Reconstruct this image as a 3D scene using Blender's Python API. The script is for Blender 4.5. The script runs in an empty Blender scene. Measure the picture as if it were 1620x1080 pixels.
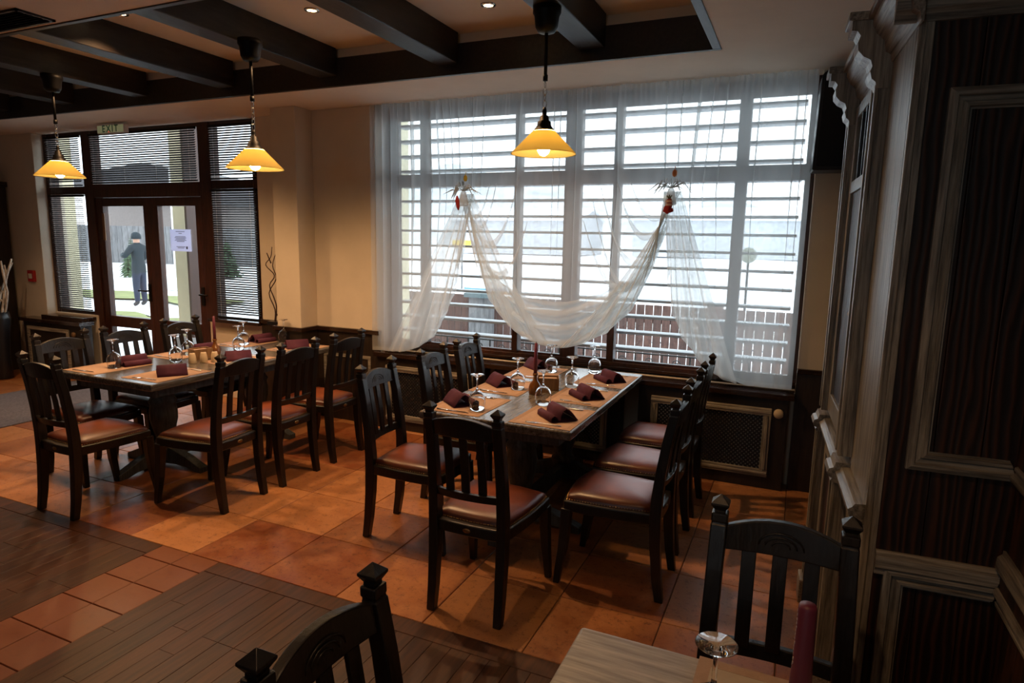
import bpy, bmesh, math, random
from mathutils import Vector, Matrix, Euler
from math import sin, cos, pi, radians as RAD, atan2, sqrt, exp
random.seed(7)
sc = bpy.context.scene
COL = sc.collection

# ------------------------------------------------------------------ camera
def camera_matrix(yaw, pitch, roll):
    cy, sy, cp, sp = cos(yaw), sin(yaw), cos(pitch), sin(pitch)
    f = Vector((sy*cp, cy*cp, -sp)); r = Vector((cy, -sy, 0)); d = f.cross(r)
    r2 = cos(roll)*r + sin(roll)*d; d2 = -sin(roll)*r + cos(roll)*d
    return Matrix(((r2.x, -d2.x, -f.x), (r2.y, -d2.y, -f.y), (r2.z, -d2.z, -f.z)))
cam = bpy.data.cameras.new('camera'); camo = bpy.data.objects.new('camera', cam); COL.objects.link(camo)
cam.sensor_width = 36.0; cam.lens = 1014.76/1620*36.0; cam.clip_start = .05; cam.clip_end = 500
camo.matrix_world = Matrix.Translation((0, 0, 1.75)) @ camera_matrix(-0.41753835, 0.15637205, -0.01931209).to_4x4()
sc.camera = camo
# ------------------------------------------------------------------ sky, exposure
w = bpy.data.worlds.new('overcast_sky'); sc.world = w; w.use_nodes = True
bg = w.node_tree.nodes['Background']; bg.inputs[0].default_value = (.84, .93, 1.0, 1); bg.inputs[1].default_value = 4.2
sc.view_settings.view_transform = 'Standard'; sc.view_settings.look = 'None'
sc.view_settings.exposure = 0.0; sc.view_settings.gamma = 1.0
try: sc.view_settings.use_curve_mapping = False
except Exception: pass
sc.cycles.transparent_max_bounces = 24
sc.cycles.max_bounces = 10
sc.cycles.sample_clamp_indirect = 4.0
# daylight portals in the window openings (guide the sky's own light indoors, emit nothing themselves)
def portal(x0, x1, z0, z1, y, rx=-90):
    l = bpy.data.lights.new('window_portal', 'AREA'); l.shape = 'RECTANGLE'; l.size = x1-x0; l.size_y = z1-z0
    l.cycles.is_portal = True
    o = bpy.data.objects.new('window_portal', l); COL.objects.link(o)
    o.location = ((x0+x1)/2, y, (z0+z1)/2); o.rotation_euler = (RAD(rx), 0, 0)
portal(-3.5, .03, .78, 2.9, 5.2)
portal(-8.5, -5.1, .05, 2.9, 5.12)
portal(-1.3, -.5, 1.2, 2.4, -3.2, 90)
WARM = (1.0, .57, .28)

# ------------------------------------------------------------------ materials
MATS = {}
def nt(name):
    m = bpy.data.materials.new(name); m.use_nodes = True; t = m.node_tree
    return m, t, t.nodes['Principled BSDF']
def L(t, a, b): t.links.new(a, b)
def coord(t, kind='Object', scale=(1, 1, 1), rnd=False):
    tc = t.nodes.new('ShaderNodeTexCoord'); mp = t.nodes.new('ShaderNodeMapping'); mp.inputs['Scale'].default_value = scale
    src = tc.outputs[kind]
    if kind == 'World':
        pass
    if rnd:
        oi = t.nodes.new('ShaderNodeObjectInfo'); ad = t.nodes.new('ShaderNodeVectorMath'); ad.operation = 'MULTIPLY_ADD'
        ad.inputs[0].default_value = (17, 31, 23)
        cb = t.nodes.new('ShaderNodeCombineXYZ')
        for i in range(3): L(t, oi.outputs['Random'], cb.inputs[i])
        L(t, cb.outputs[0], ad.inputs[1]); L(t, src, ad.inputs[2]); src = ad.outputs[0]
    L(t, src, mp.inputs['Vector']); return mp.outputs[0]
def noise(t, vec, scale, detail=4, rough=.6):
    n = t.nodes.new('ShaderNodeTexNoise'); n.inputs['Scale'].default_value = scale; n.inputs['Detail'].default_value = detail
    n.inputs['Roughness'].default_value = rough; L(t, vec, n.inputs['Vector']); return n.outputs['Fac']
def ramp(t, fac, stops):
    r = t.nodes.new('ShaderNodeValToRGB'); e = r.color_ramp.elements
    while len(e) < len(stops): e.new(.5)
    for k, (p, c) in enumerate(stops): e[k].position = p; e[k].color = (*c, 1) if len(c) == 3 else c
    L(t, fac, r.inputs[0]); return r.outputs[0]
def bump(t, h, b, strength=.3, dist=.01):
    n = t.nodes.new('ShaderNodeBump'); n.inputs['Strength'].default_value = strength; n.inputs['Distance'].default_value = dist
    L(t, h, n.inputs['Height']); L(t, n.outputs[0], b.inputs['Normal'])
def mixc(t, fac, a, b, mode='MIX'):
    m = t.nodes.new('ShaderNodeMix'); m.data_type = 'RGBA'; m.blend_type = mode
    for s, v in ((m.inputs[0], fac), (m.inputs[6], a), (m.inputs[7], b)):
        if hasattr(v, 'links'): L(t, v, s)
        elif isinstance(v, (int, float)): s.default_value = v
        else: s.default_value = (*v, 1)
    return m.outputs[2]
def plain(name, c, rough=.5, metal=0., spec=.5, vary=.12, nscale=9., bmp=0., coat=0.):
    m, t, b = nt(name); v = coord(t)
    f = noise(t, v, nscale)
    lo = tuple(x*(1-vary) for x in c); hi = tuple(min(1, x*(1+vary)) for x in c)
    L(t, ramp(t, f, [(.3, lo), (.7, hi)]), b.inputs['Base Color'])
    b.inputs['Roughness'].default_value = rough; b.inputs['Metallic'].default_value = metal
    b.inputs['Specular IOR Level'].default_value = spec; b.inputs['Coat Weight'].default_value = coat
    if bmp: bump(t, noise(t, v, nscale*6, 6), b, bmp, .004)
    MATS[name] = m; return m
def wood(name, c1, c2, rough=.4, scale=(60, 60, 4), spec=.5, bmp=.35, contrast=(.35, .68), extra=None, rnd=True):
    m, t, b = nt(name); v = coord(t, 'Object', scale, rnd)
    f = noise(t, v, 1.0, 6, .65)
    col = ramp(t, f, [(contrast[0], c1), (contrast[1], c2)])
    v2 = coord(t, 'Object', (2.5, 2.5, 2.5), rnd); g = noise(t, v2, 1.5, 3)
    col = mixc(t, .35, col, ramp(t, g, [(.3, (.45, .45, .45)), (.7, (1., 1., 1.))]), 'MULTIPLY')
    if rnd:
        oi = t.nodes.new('ShaderNodeObjectInfo'); col = mixc(t, .5, col, ramp(t, oi.outputs['Random'], [(0, (.55, .55, .55)), (1, (1.25, 1.2, 1.15))]), 'MULTIPLY')
    L(t, col, b.inputs['Base Color'])
    b.inputs['Roughness'].default_value = rough; b.inputs['Specular IOR Level'].default_value = spec
    if bmp: bump(t, f, b, bmp, .003)
    MATS[name] = m; return m
def emit(name, c, s):
    m, t, b = nt(name); b.inputs['Base Color'].default_value = (*c, 1)
    b.inputs['Emission Color'].default_value = (*c, 1); b.inputs['Emission Strength'].default_value = s; MATS[name] = m; return m
def thin_glass(name, tint=(.97, .99, .98), refl=.08, edge=.9, rough=.0):
    m = bpy.data.materials.new(name); m.use_nodes = True; t = m.node_tree; t.nodes.clear()
    o = t.nodes.new('ShaderNodeOutputMaterial'); tr = t.nodes.new('ShaderNodeBsdfTransparent'); gl = t.nodes.new('ShaderNodeBsdfGlossy')
    tr.inputs[0].default_value = (*tint, 1); gl.inputs[0].default_value = (1, 1, 1, 1); gl.inputs['Roughness'].default_value = rough
    lw = t.nodes.new('ShaderNodeLayerWeight'); lw.inputs['Blend'].default_value = .35
    mr = t.nodes.new('ShaderNodeMapRange'); mr.inputs['To Min'].default_value = refl; mr.inputs['To Max'].default_value = edge
    pw = t.nodes.new('ShaderNodeMath'); pw.operation = 'POWER'; pw.inputs[1].default_value = 1.6
    L(t, lw.outputs['Facing'], pw.inputs[0]); L(t, pw.outputs[0], mr.inputs['Value'])
    mx = t.nodes.new('ShaderNodeMixShader'); L(t, mr.outputs[0], mx.inputs[0]); L(t, tr.outputs[0], mx.inputs[1]); L(t, gl.outputs[0], mx.inputs[2])
    L(t, mx.outputs[0], o.inputs[0]); MATS[name] = m; return m

plain('plaster', (.66, .58, .47), .9, spec=.15, vary=.05, nscale=3, bmp=.15)
plain('ceiling_plaster', (.80, .70, .57), .9, spec=.15, vary=.04, nscale=3, bmp=.1)
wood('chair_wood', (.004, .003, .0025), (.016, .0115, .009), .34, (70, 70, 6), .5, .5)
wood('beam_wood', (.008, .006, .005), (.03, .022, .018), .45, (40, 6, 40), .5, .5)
wood('table_wood', (.06, .048, .038), (.22, .205, .18), .20, (70, 7, 70), .6, .15)
wood('table_wood_pale', (.30, .26, .21), (.62, .56, .47), .42, (4, 60, 60), .5, .35)
wood('table_leg_wood', (.03, .032, .03), (.10, .105, .10), .5, (50, 50, 6), .5, .5)
wood('frame_wood', (.030, .010, .006), (.085, .028, .014), .42, (50, 50, 5), .5, .3)
wood('wainscot_wood', (.010, .006, .004), (.032, .018, .010), .5, (60, 60, 5), .5, .3)
wood('sill_wood', (.022, .011, .008), (.05, .026, .015), .13, (5, 60, 60), .6, .2)
wood('patina_wood_vertical', (.13, .115, .095), (.44, .40, .33), .36, (85, 85, 4), .5, .6, (.36, .62))
wood('patina_wood_across', (.13, .115, .095), (.44, .40, .33), .36, (4, 85, 85), .5, .6, (.36, .62))
wood('patina_wood_along', (.13, .115, .095), (.44, .40, .33), .36, (85, 4, 85), .5, .6, (.36, .62))
# stained pine of the cabinet end: dark softwood with orange cathedral grain
def pine():
    m, t, b = nt('stained_pine'); v = coord(t, 'Object', (1, 1, .16), True)
    wv = t.nodes.new('ShaderNodeTexWave'); wv.wave_type = 'BANDS'; wv.bands_direction = 'X'
    wv.inputs['Scale'].default_value = 14; wv.inputs['Distortion'].default_value = 7; wv.inputs['Detail'].default_value = 2
    wv.inputs['Detail Scale'].default_value = 1.1; L(t, v, wv.inputs['Vector'])
    f = noise(t, coord(t, 'Object', (140, 140, 3), True), 1, 5)
    c = ramp(t, wv.outputs['Fac'], [(.1, (.014, .006, .0035)), (.6, (.030, .0115, .0055)), (1., (.080, .027, .010))])
    c = mixc(t, .6, c, ramp(t, f, [(.3, (.35, .35, .35)), (.7, (1, 1, 1))]), 'MULTIPLY')
    L(t, c, b.inputs['Base Color']); b.inputs['Roughness'].default_value = .5; bump(t, wv.outputs['Fac'], b, .25, .003); MATS['stained_pine'] = m
pine()
def leather():
    m, t, b = nt('leather'); v = coord(t, 'Object', (1, 1, 1), True)
    f = noise(t, v, 6, 3); col = ramp(t, f, [(.3, (.15, .033, .010)), (.7, (.25, .060, .017))])
    tc = t.nodes.new('ShaderNodeTexCoord'); mp = t.nodes.new('ShaderNodeMapping'); mp.inputs['Scale'].default_value = (4.6, 4.6, 0); L(t, tc.outputs['Object'], mp.inputs['Vector'])
    ln = t.nodes.new('ShaderNodeVectorMath'); ln.operation = 'LENGTH'; L(t, mp.outputs[0], ln.inputs[0])
    col = mixc(t, 1., col, ramp(t, ln.outputs['Value'], [(.45, (1, 1, 1)), (1., (.30, .24, .22))]), 'MULTIPLY')   # antiqued, dark-rubbed leather edge
    L(t, col, b.inputs['Base Color'])
    b.inputs['Roughness'].default_value = .34; b.inputs['Specular IOR Level'].default_value = .55
    bump(t, noise(t, v, 160, 3), b, .12, .002); MATS['leather'] = m
leather()
# travertine / terracotta tile
def tile(name, c_a, c_b, pit):
    m, t, b = nt(name); tc = t.nodes.new('ShaderNodeNewGeometry'); pos = tc.outputs['Position']
    oi = t.nodes.new('ShaderNodeObjectInfo')
    n1 = noise(t, pos, 5.5, 9, .78); n2 = noise(t, pos, 26, 8, .85); n3 = noise(t, pos, 1.3, 2)
    ad = t.nodes.new('ShaderNodeMath'); ad.operation = 'MULTIPLY_ADD'; ad.inputs[1].default_value = .5
    L(t, oi.outputs['Random'], ad.inputs[0]); 
    sb = t.nodes.new('ShaderNodeMath'); sb.operation = 'MULTIPLY'; sb.inputs[1].default_value = 1.0; L(t, n1, sb.inputs[0]); L(t, sb.outputs[0], ad.inputs[2])
    col = ramp(t, ad.outputs[0], [(.36, c_a), (.66, tuple((x+y)/2 for x, y in zip(c_a, c_b))), (.92, c_b)])
    col = mixc(t, pit, col, ramp(t, n2, [(.35, (.30, .24, .20)), (.47, (1, 1, 1))]), 'MULTIPLY')
    L(t, col, b.inputs['Base Color']); b.inputs['Roughness'].default_value = .38; b.inputs['Specular IOR Level'].default_value = .45
    L(t, ramp(t, n1, [(.3, (.28, .28, .28)), (.7, (.5, .5, .5))]), b.inputs['Roughness'])
    bump(t, n2, b, .12, .002); MATS[name] = m
tile('travertine_tile', (.17, .036, .009), (.42, .18, .065), 1.0)
tile('band_tile', (.125, .034, .014), (.185, .058, .022), .3)
wood('plank_wood', (.034, .011, .0042), (.085, .030, .0115), .42, (45, 3, 45), .35, .2)
plain('grout', (.09, .055, .035), .9)
plain('carpet_grey', (.13, .115, .12), .95, spec=.1, vary=.3, nscale=60, bmp=.6)
plain('black_plastic', (.008, .008, .009), .45, vary=.05)
plain('black_metal', (.006, .0055, .005), .5, spec=.3)
plain('cap_black', (.0022, .002, .002), .5, spec=.2)
plain('chrome', (.75, .75, .74), .18, metal=1, vary=.03)
plain('brass', (.35, .22, .09), .35, metal=1)
plain('placemat_paper', (.46, .31, .22), .8, spec=.2, vary=.06, nscale=40, bmp=.2)
plain('placemat_border', (.38, .245, .165), .8, spec=.2, vary=.06, nscale=40)
plain('placemat_pale', (.52, .43, .33), .8, spec=.2, vary=.06, nscale=40)
plain('napkin_cloth', (.080, .022, .045), .75, spec=.2, vary=.12, nscale=30, bmp=.2)
plain('candle_wax', (.13, .018, .045), .45, vary=.06)
plain('wax_drip', (.45, .36, .36), .5)
plain('cream_ceramic', (.62, .50, .34), .3, vary=.04)
wood('box_wood', (.16, .085, .035), (.34, .20, .09), .5, (50, 50, 6))
plain('amber_glass', (.16, .06, .015), .08, vary=.25, nscale=20, spec=.8)
plain('snow', (.86, .88, .92), .85, spec=.2, vary=.03, nscale=1.2)
plain('grass_patch', (.18, .20, .07), .95, vary=.35, nscale=3)
plain('pavement', (.55, .56, .57), .85, vary=.12, nscale=2)
wood('fence_wood', (.055, .025, .020), (.13, .065, .05), .7, (30, 30, 4))
wood('grey_wood', (.10, .10, .105), (.22, .22, .23), .8, (20, 20, 3))
plain('post_paint', (.10, .135, .145), .6)
plain('stone', (.42, .41, .38), .85, vary=.3, nscale=8, bmp=.5)
plain('hill_painted_haze', (.50, .54, .57), .95, vary=.25, nscale=.15)  # wooded hill paled: distance haze is put into its colour
plain('hazed_grey', (.46, .48, .51), .8, vary=.2, nscale=3)  # lightened grey with haze painted in for the far houses; tank lid shares it
plain('house_brown', (.20, .17, .16), .85)
plain('roof_dark', (.07, .065, .07), .8, vary=.2, nscale=3)
plain('house_wall', (.50, .47, .42), .85)
plain('beige_render', (.62, .57, .40), .85, vary=.05)
plain('beige_plinth', (.25, .24, .23), .85)
plain('fir_green', (.045, .085, .04), .9, vary=.4, nscale=12)
plain('bark', (.09, .065, .05), .9, vary=.3)
plain('coat_blue', (.004, .014, .022), .8)
plain('jeans_blue', (.007, .016, .04), .8)
plain('skin', (.42, .24, .17), .6)
plain('boot_black', (.01, .01, .012), .6)
plain('aluminium_bar', (.34, .36, .39), .5, vary=.04, metal=0.)
plain('blind_slat', (.016, .015, .017), .5)
def paper():
    m = bpy.data.materials.new('white_paper'); m.use_nodes = True; t = m.node_tree; b = t.nodes['Principled BSDF']; b.inputs['Base Color'].default_value = (.72, .74, .84, 1); b.inputs['Roughness'].default_value = .8
    tl = t.nodes.new('ShaderNodeBsdfTranslucent'); tl.inputs[0].default_value = (.80, .81, .95, 1); mx = t.nodes.new('ShaderNodeMixShader'); mx.inputs[0].default_value = .5
    L(t, b.outputs[0], mx.inputs[1]); L(t, tl.outputs[0], mx.inputs[2]); L(t, mx.outputs[0], t.nodes['Material Output'].inputs[0]); MATS['white_paper'] = m
paper()
plain('ink', (.12, .13, .18), .8)
plain('white_sign', (.85, .85, .85), .6, vary=.02)
plain('red_paint', (.42, .02, .02), .45)
plain('orange_paint', (.75, .22, .05), .6)
plain('yellow_paint', (.75, .52, .05), .6)
plain('blue_paint', (.05, .22, .40), .6)
plain('white_plastic', (.70, .68, .62), .4, vary=.03)
plain('cream_radiator', (.72, .66, .55), .6, vary=.05)
plain('dry_branch', (.045, .02, .014), .8)
plain('birch_white', (.50, .44, .37), .8, vary=.35, nscale=18)
plain('straw_white', (.72, .74, .72), .8)
plain('felt_red', (.30, .02, .022), .9)
plain('felt_stripe', (.60, .42, .35), .9)
plain('olive', (.10, .11, .07), .7)
plain('sign_green', (.02, .16, .06), .5)
plain('vase_dark', (.010, .010, .012), .3)
emit('exit_face', (.55, .62, .35), .14)
emit('led_red', (1, .05, .02), .8)
emit('bulb_glow', (1.0, .58, .22), 330)
emit('halogen_glow', (1.0, .70, .36), 12)
thin_glass('window_glass', (.97, .99, .99), .03, .6)
def clear_glass():
    m = bpy.data.materials.new('wine_glass'); m.use_nodes = True; t = m.node_tree; b = t.nodes['Principled BSDF']
    b.inputs['Transmission Weight'].default_value = 1; b.inputs['Roughness'].default_value = .0; b.inputs['IOR'].default_value = 1.5; b.inputs['Base Color'].default_value = (1, 1, 1, 1); MATS['wine_glass'] = m
clear_glass()
# sheer voile
def sheer(name, op):
    m = bpy.data.materials.new(name); m.use_nodes = True; t = m.node_tree; t.nodes.clear()
    o = t.nodes.new('ShaderNodeOutputMaterial'); tr = t.nodes.new('ShaderNodeBsdfTransparent'); df = t.nodes.new('ShaderNodeBsdfDiffuse'); tl = t.nodes.new('ShaderNodeBsdfTranslucent')
    tr.inputs[0].default_value = (.985, .985, .985, 1); df.inputs[0].default_value = (.80, .82, .82, 1); tl.inputs[0].default_value = (.84, .87, .865, 1)
    a = t.nodes.new('ShaderNodeMixShader'); a.inputs[0].default_value = .62; L(t, df.outputs[0], a.inputs[1]); L(t, tl.outputs[0], a.inputs[2])
    lw = t.nodes.new('ShaderNodeLayerWeight'); lw.inputs['Blend'].default_value = .5
    mr = t.nodes.new('ShaderNodeMapRange'); mr.inputs['To Min'].default_value = op; mr.inputs['To Max'].default_value = min(1, op+.55)
    p = t.nodes.new('ShaderNodeMath'); p.operation = 'POWER'; p.inputs[1].default_value = 2.; L(t, lw.outputs['Facing'], p.inputs[0]); L(t, p.outputs[0], mr.inputs['Value'])
    b = t.nodes.new('ShaderNodeMixShader'); L(t, mr.outputs[0], b.inputs[0]); L(t, tr.outputs[0], b.inputs[1]); L(t, a.outputs[0], b.inputs[2])
    L(t, b.outputs[0], o.inputs[0]); MATS[name] = m
sheer('sheer_voile', .50); sheer('sheer_gather', .54); sheer('straw_fibre', .75)
# pendant glass: translucent, lit by its own bulb
def shade_mat():
    m = bpy.data.materials.new('shade_glass'); m.use_nodes = True; t = m.node_tree; t.nodes.clear()
    o = t.nodes.new('ShaderNodeOutputMaterial'); tl = t.nodes.new('ShaderNodeBsdfTranslucent'); df = t.nodes.new('ShaderNodeBsdfDiffuse')
    tl.inputs[0].default_value = (.98, .86, .42, 1); df.inputs[0].default_value = (.5, .42, .2, 1)
    a = t.nodes.new('ShaderNodeMixShader'); a.inputs[0].default_value = .2; L(t, tl.outputs[0], a.inputs[1]); L(t, df.outputs[0], a.inputs[2])
    L(t, a.outputs[0], o.inputs[0]); MATS['shade_glass'] = m
shade_mat()

# ------------------------------------------------------------------ mesh helpers
class MB:
    def __init__(s): s.v = []; s.f = []; s.smooth = []
    def add(s, vs, fs, smooth=False, M=None):
        o = len(s.v)
        for p in vs: s.v.append(tuple(M @ Vector(p)) if M is not None else tuple(p))
        for f in fs: s.f.append(tuple(o+i for i in f)); s.smooth.append(smooth)
        return s
    def box(s, x0, x1, y0, y1, z0, z1, M=None):
        return s.add([(x, y, z) for z in (z0, z1) for y in (y0, y1) for x in (x0, x1)],
            [(0, 2, 3, 1), (4, 5, 7, 6), (0, 1, 5, 4), (2, 6, 7, 3), (0, 4, 6, 2), (1, 3, 7, 5)], False, M)
    def lathe(s, prof, n=24, c=(0, 0, 0), M=None, smooth=True, cap=True):
        vs = []; fs = []
        for r, z in prof:
            for k in range(n): a = 2*pi*k/n; vs.append((c[0]+r*cos(a), c[1]+r*sin(a), c[2]+z))
        for i in range(len(prof)-1):
            for k in range(n): fs.append((i*n+k, i*n+(k+1) % n, (i+1)*n+(k+1) % n, (i+1)*n+k))
        if cap:
            if prof[0][0] > 1e-5: fs.append(tuple(range(n))[::-1])
            if prof[-1][0] > 1e-5: fs.append(tuple((len(prof)-1)*n+k for k in range(n)))
        return s.add(vs, fs, smooth, M)
    def tube(s, pts, r, n=8, M=None, cap=True, flat=1.):
        pts = [Vector(p) for p in pts]; vs = []; fs = []; rs = r if isinstance(r, (list, tuple)) else [r]*len(pts)
        up = None
        for i, p in enumerate(pts):
            d = (pts[min(i+1, len(pts)-1)]-pts[max(i-1, 0)]).normalized()
            if up is None: up = Vector((0, 0, 1)) if abs(d.z) < .9 else Vector((1, 0, 0))
            a = d.cross(up).normalized(); b = a.cross(d).normalized(); up = b
            for k in range(n): t = 2*pi*k/n; vs.append(p+rs[i]*(cos(t)*a+flat*sin(t)*b))
        for i in range(len(pts)-1):
            for k in range(n): fs.append((i*n+k, i*n+(k+1) % n, (i+1)*n+(k+1) % n, (i+1)*n+k))
        if cap: fs.append(tuple(range(n))[::-1]); fs.append(tuple((len(pts)-1)*n+k for k in range(n)))
        return s.add(vs, fs, True, M)
    def sweep(s, path, sizes, M=None):      # rectangular section along z; path (x,y,z), sizes (wx,wy)
        vs = []; fs = []
        for (x, y, z), (a, b) in zip(path, sizes): vs += [(x-a/2, y-b/2, z), (x+a/2, y-b/2, z), (x+a/2, y+b/2, z), (x-a/2, y+b/2, z)]
        for i in range(len(path)-1):
            for k in range(4): fs.append((i*4+k, i*4+(k+1) % 4, i*4+4+(k+1) % 4, i*4+4+k))
        n = len(path)*4; fs += [(3, 2, 1, 0), (n-4, n-3, n-2, n-1)]
        return s.add(vs, fs, False, M)
    def prism(s, poly, h0, h1, axis='z', M=None, smooth=False):  # poly (a,b) extruded along axis
        n = len(poly); vs = []
        for h in (h0, h1):
            for a, b in poly: vs.append({'z': (a, b, h), 'y': (a, h, b), 'x': (h, a, b)}[axis])
        fs = [(k, (k+1) % n, n+(k+1) % n, n+k) for k in range(n)]
        o = len(s.f); s.add(vs, fs, smooth, M); s.add([], [], False)
        base = len(s.v)-2*n; s.f.append(tuple(base+k for k in range(n))[::-1]); s.f.append(tuple(base+n+k for k in range(n))); s.smooth += [False, False]
        return s
    def grid(s, P, smooth=True, M=None):
        r, c = len(P), len(P[0]); vs = [p for row in P for p in row]
        return s.add(vs, [(i*c+j, i*c+j+1, (i+1)*c+j+1, (i+1)*c+j) for i in range(r-1) for j in range(c-1)], smooth, M)
    def sphere(s, c, r, n=12, m=8, sc_=(1, 1, 1), M=None):
        vs = [(c[0], c[1], c[2]-r*sc_[2])]; fs = []
        for i in range(1, m):
            a = -pi/2+pi*i/m
            for k in range(n): vs.append((c[0]+r*sc_[0]*cos(a)*cos(2*pi*k/n), c[1]+r*sc_[1]*cos(a)*sin(2*pi*k/n), c[2]+r*sc_[2]*sin(a)))
        vs.append((c[0], c[1], c[2]+r*sc_[2])); e = len(vs)-1
        for k in range(n): fs.append((0, 1+(k+1) % n, 1+k)); fs.append((e, e-n+k, e-n+(k+1) % n))
        for i in range(m-2):
            for k in range(n): fs.append((1+i*n+k, 1+i*n+(k+1) % n, 1+(i+1)*n+(k+1) % n, 1+(i+1)*n+k))
        return s.add(vs, fs, True, M)
    def build(s, name, mat, parent=None, loc=None, bevel=0, kind=None, seg=2, fix=True):
        me = bpy.data.meshes.new(name); me.from_pydata(s.v, [], s.f)
        me.polygons.foreach_set('use_smooth', s.smooth); me.update()
        if fix:
            bm = bmesh.new(); bm.from_mesh(me); bmesh.ops.recalc_face_normals(bm, faces=bm.faces); bm.to_mesh(me); bm.free()
        me.materials.append(MATS[mat])
        o = bpy.data.objects.new(name, me); COL.objects.link(o)
        if parent: o.parent = parent
        if loc: o.location = loc
        if bevel: bev(o, bevel, seg)
        if kind: o['kind'] = kind
        return o
def bev(o, w, seg=2):
    b = o.modifiers.new('bevel', 'BEVEL'); b.width = w; b.segments = seg; b.limit_method = 'ANGLE'; b.angle_limit = RAD(40)
def empty(name, loc=(0, 0, 0), rz=0., label=None, cat=None, group=None):
    o = bpy.data.objects.new(name, None); COL.objects.link(o); o.location = loc; o.rotation_euler.z = rz; o.empty_display_size = .1
    return tag(o, label, cat, group)
def tag(o, label=None, cat=None, group=None, kind=None):
    for k, v in (('label', label), ('category', cat), ('group', group), ('kind', kind)):
        if v: o[k] = v
    return o
def struct(o, label, cat): return tag(o, label, cat, kind='structure')
def kids(o): return [c for c in bpy.data.objects if c.parent == o]
def copy_tree(o, parent=None):
    c = o.copy(); COL.objects.link(c); c.parent = parent
    for k in o_children[o.name] if o.name in o_children else kids(o): copy_tree(k, c)
    return c
o_children = {}
def text(body, size, mat, parent, loc, rot, name='lettering', extrude=.0004, align='CENTER', space=1., off=0.):
    cu = bpy.data.curves.new(name, 'FONT'); cu.body = body; cu.size = size; cu.extrude = extrude; cu.align_x = align; cu.align_y = 'CENTER'; cu.space_character = space; cu.offset = off
    tmp = bpy.data.objects.new(name+'_tmp', cu); COL.objects.link(tmp)
    dg = bpy.context.evaluated_depsgraph_get(); me = bpy.data.meshes.new_from_object(tmp.evaluated_get(dg))
    bpy.data.objects.remove(tmp); me.materials.clear(); me.materials.append(MATS[mat])
    o = bpy.data.objects.new(name, me); COL.objects.link(o); o.parent = parent; o.location = loc; o.rotation_euler = rot; return o
def lerp_tab(x, T):
    if x <= T[0][0]: return T[0][1]
    for (a, p), (b, q) in zip(T, T[1:]):
        if x <= b: return p+(q-p)*(x-a)/(b-a)
    return T[-1][1]

# moulded frame: four mitred profile bars around a rectangle in the (u,v) plane
def moulding_bar(L0, L1, prof, mit0=1, mit1=1):
    # runs along +u from L0 to L1, profile (across, proud); mitre at ends (+1 = inner side shorter)
    vs = []; n = len(prof)
    for end in (0, 1):
        for a, h in prof:
            u = L0+mit0*a if end == 0 else L1-mit1*a
            vs.append((u, a, h))
    fs = [(k, k+1, n+k+1, n+k) for k in range(n-1)]+[(n-1, 0, n, 2*n-1), tuple(range(n))[::-1], tuple(range(n, 2*n))]
    return vs, fs
PROF = [(0, 0), (0, .016), (.012, .022), (.020, .022), (.024, .013), (.036, .011), (.040, .017), (.050, .016), (.054, .006), (.058, .006), (.058, 0)]

exec_ok = True
# ================================================================== THE SETTING
ZC, ZR = 2.90, 3.17          # ceiling, coffer
XL, XR, YB = -9.7, .62, -3.2
# ---- floor
floor = MB().box(XL, XR, YB, 5.2, -.10, -.008).build('floor', 'grout')
struct(floor, 'floor of orange travertine tiles with dark wood plank aisle', 'floor')
def box_mesh(name, sx, sy, sz, mat, b):
    bm = bmesh.new(); bmesh.ops.create_cube(bm, size=1); bmesh.ops.scale(bm, vec=(sx, sy, sz), verts=bm.verts)
    if b: bmesh.ops.bevel(bm, geom=[e for e in bm.edges if all(v.co.z > 0 for v in e.verts)], offset=b, segments=1, affect='EDGES')
    me = bpy.data.meshes.new(name); bm.to_mesh(me); bm.free(); me.materials.append(MATS[mat]); return me
TILES = {}
def floor_piece(name, x0, x1, y0, y1, mat, dz=0., gap=.004, b=.0025, h=.016):
    k = (round(x1-x0, 3), round(y1-y0, 3), mat)
    if k not in TILES: TILES[k] = box_mesh(name, k[0]-gap, k[1]-gap, h, mat, b)
    o = bpy.data.objects.new(name, TILES[k]); COL.objects.link(o); o.parent = floor
    o.location = ((x0+x1)/2, (y0+y1)/2, -h/2+dz); return o
rt = random.Random(3)
ys = [2.33, 2.82, 3.31, 3.80, 4.29, 4.78, 5.05]
for i in range(-14, 8):
    x0 = -2.96+.5*i; x1 = x0+.5
    x0, x1 = max(x0, XL), min(x1, XR)
    if x1-x0 < .05: continue
    for a, b in zip(ys, ys[1:]):
        floor_piece('tile', x0, x1, a, b, 'travertine_tile', rt.uniform(-.0012, 0))
for k in range(5):
    y1 = [2.33, 2.20, 1.99, 1.78, 1.55][k]; y0 = [2.20, 1.99, 1.78, 1.55, 1.34][k]
    for x0, x1 in ((-3.18, -2.96), (-2.96, -2.74)): floor_piece('band_tile', x0, x1, y0, y1, 'band_tile', rt.uniform(-.001, 0))
for j in range(3):
    for x0, x1 in ((-3.18, -2.96), (-2.96, -2.74)): floor_piece('band_tile', x0, x1, 1.13-.21*j, 1.34-.21*j, 'band_tile')
x = -5.4
for x0, x1 in ((-5.4, -3.18), (-2.74, XR)):            # border boards along the tile edge
    n = max(2, round((x1-x0)/1.2))
    for k in range(n):
        o = floor_piece('plank', x0+(x1-x0)*k/n, x0+(x1-x0)*(k+1)/n, 2.225, 2.33, 'plank_wood')
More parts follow.
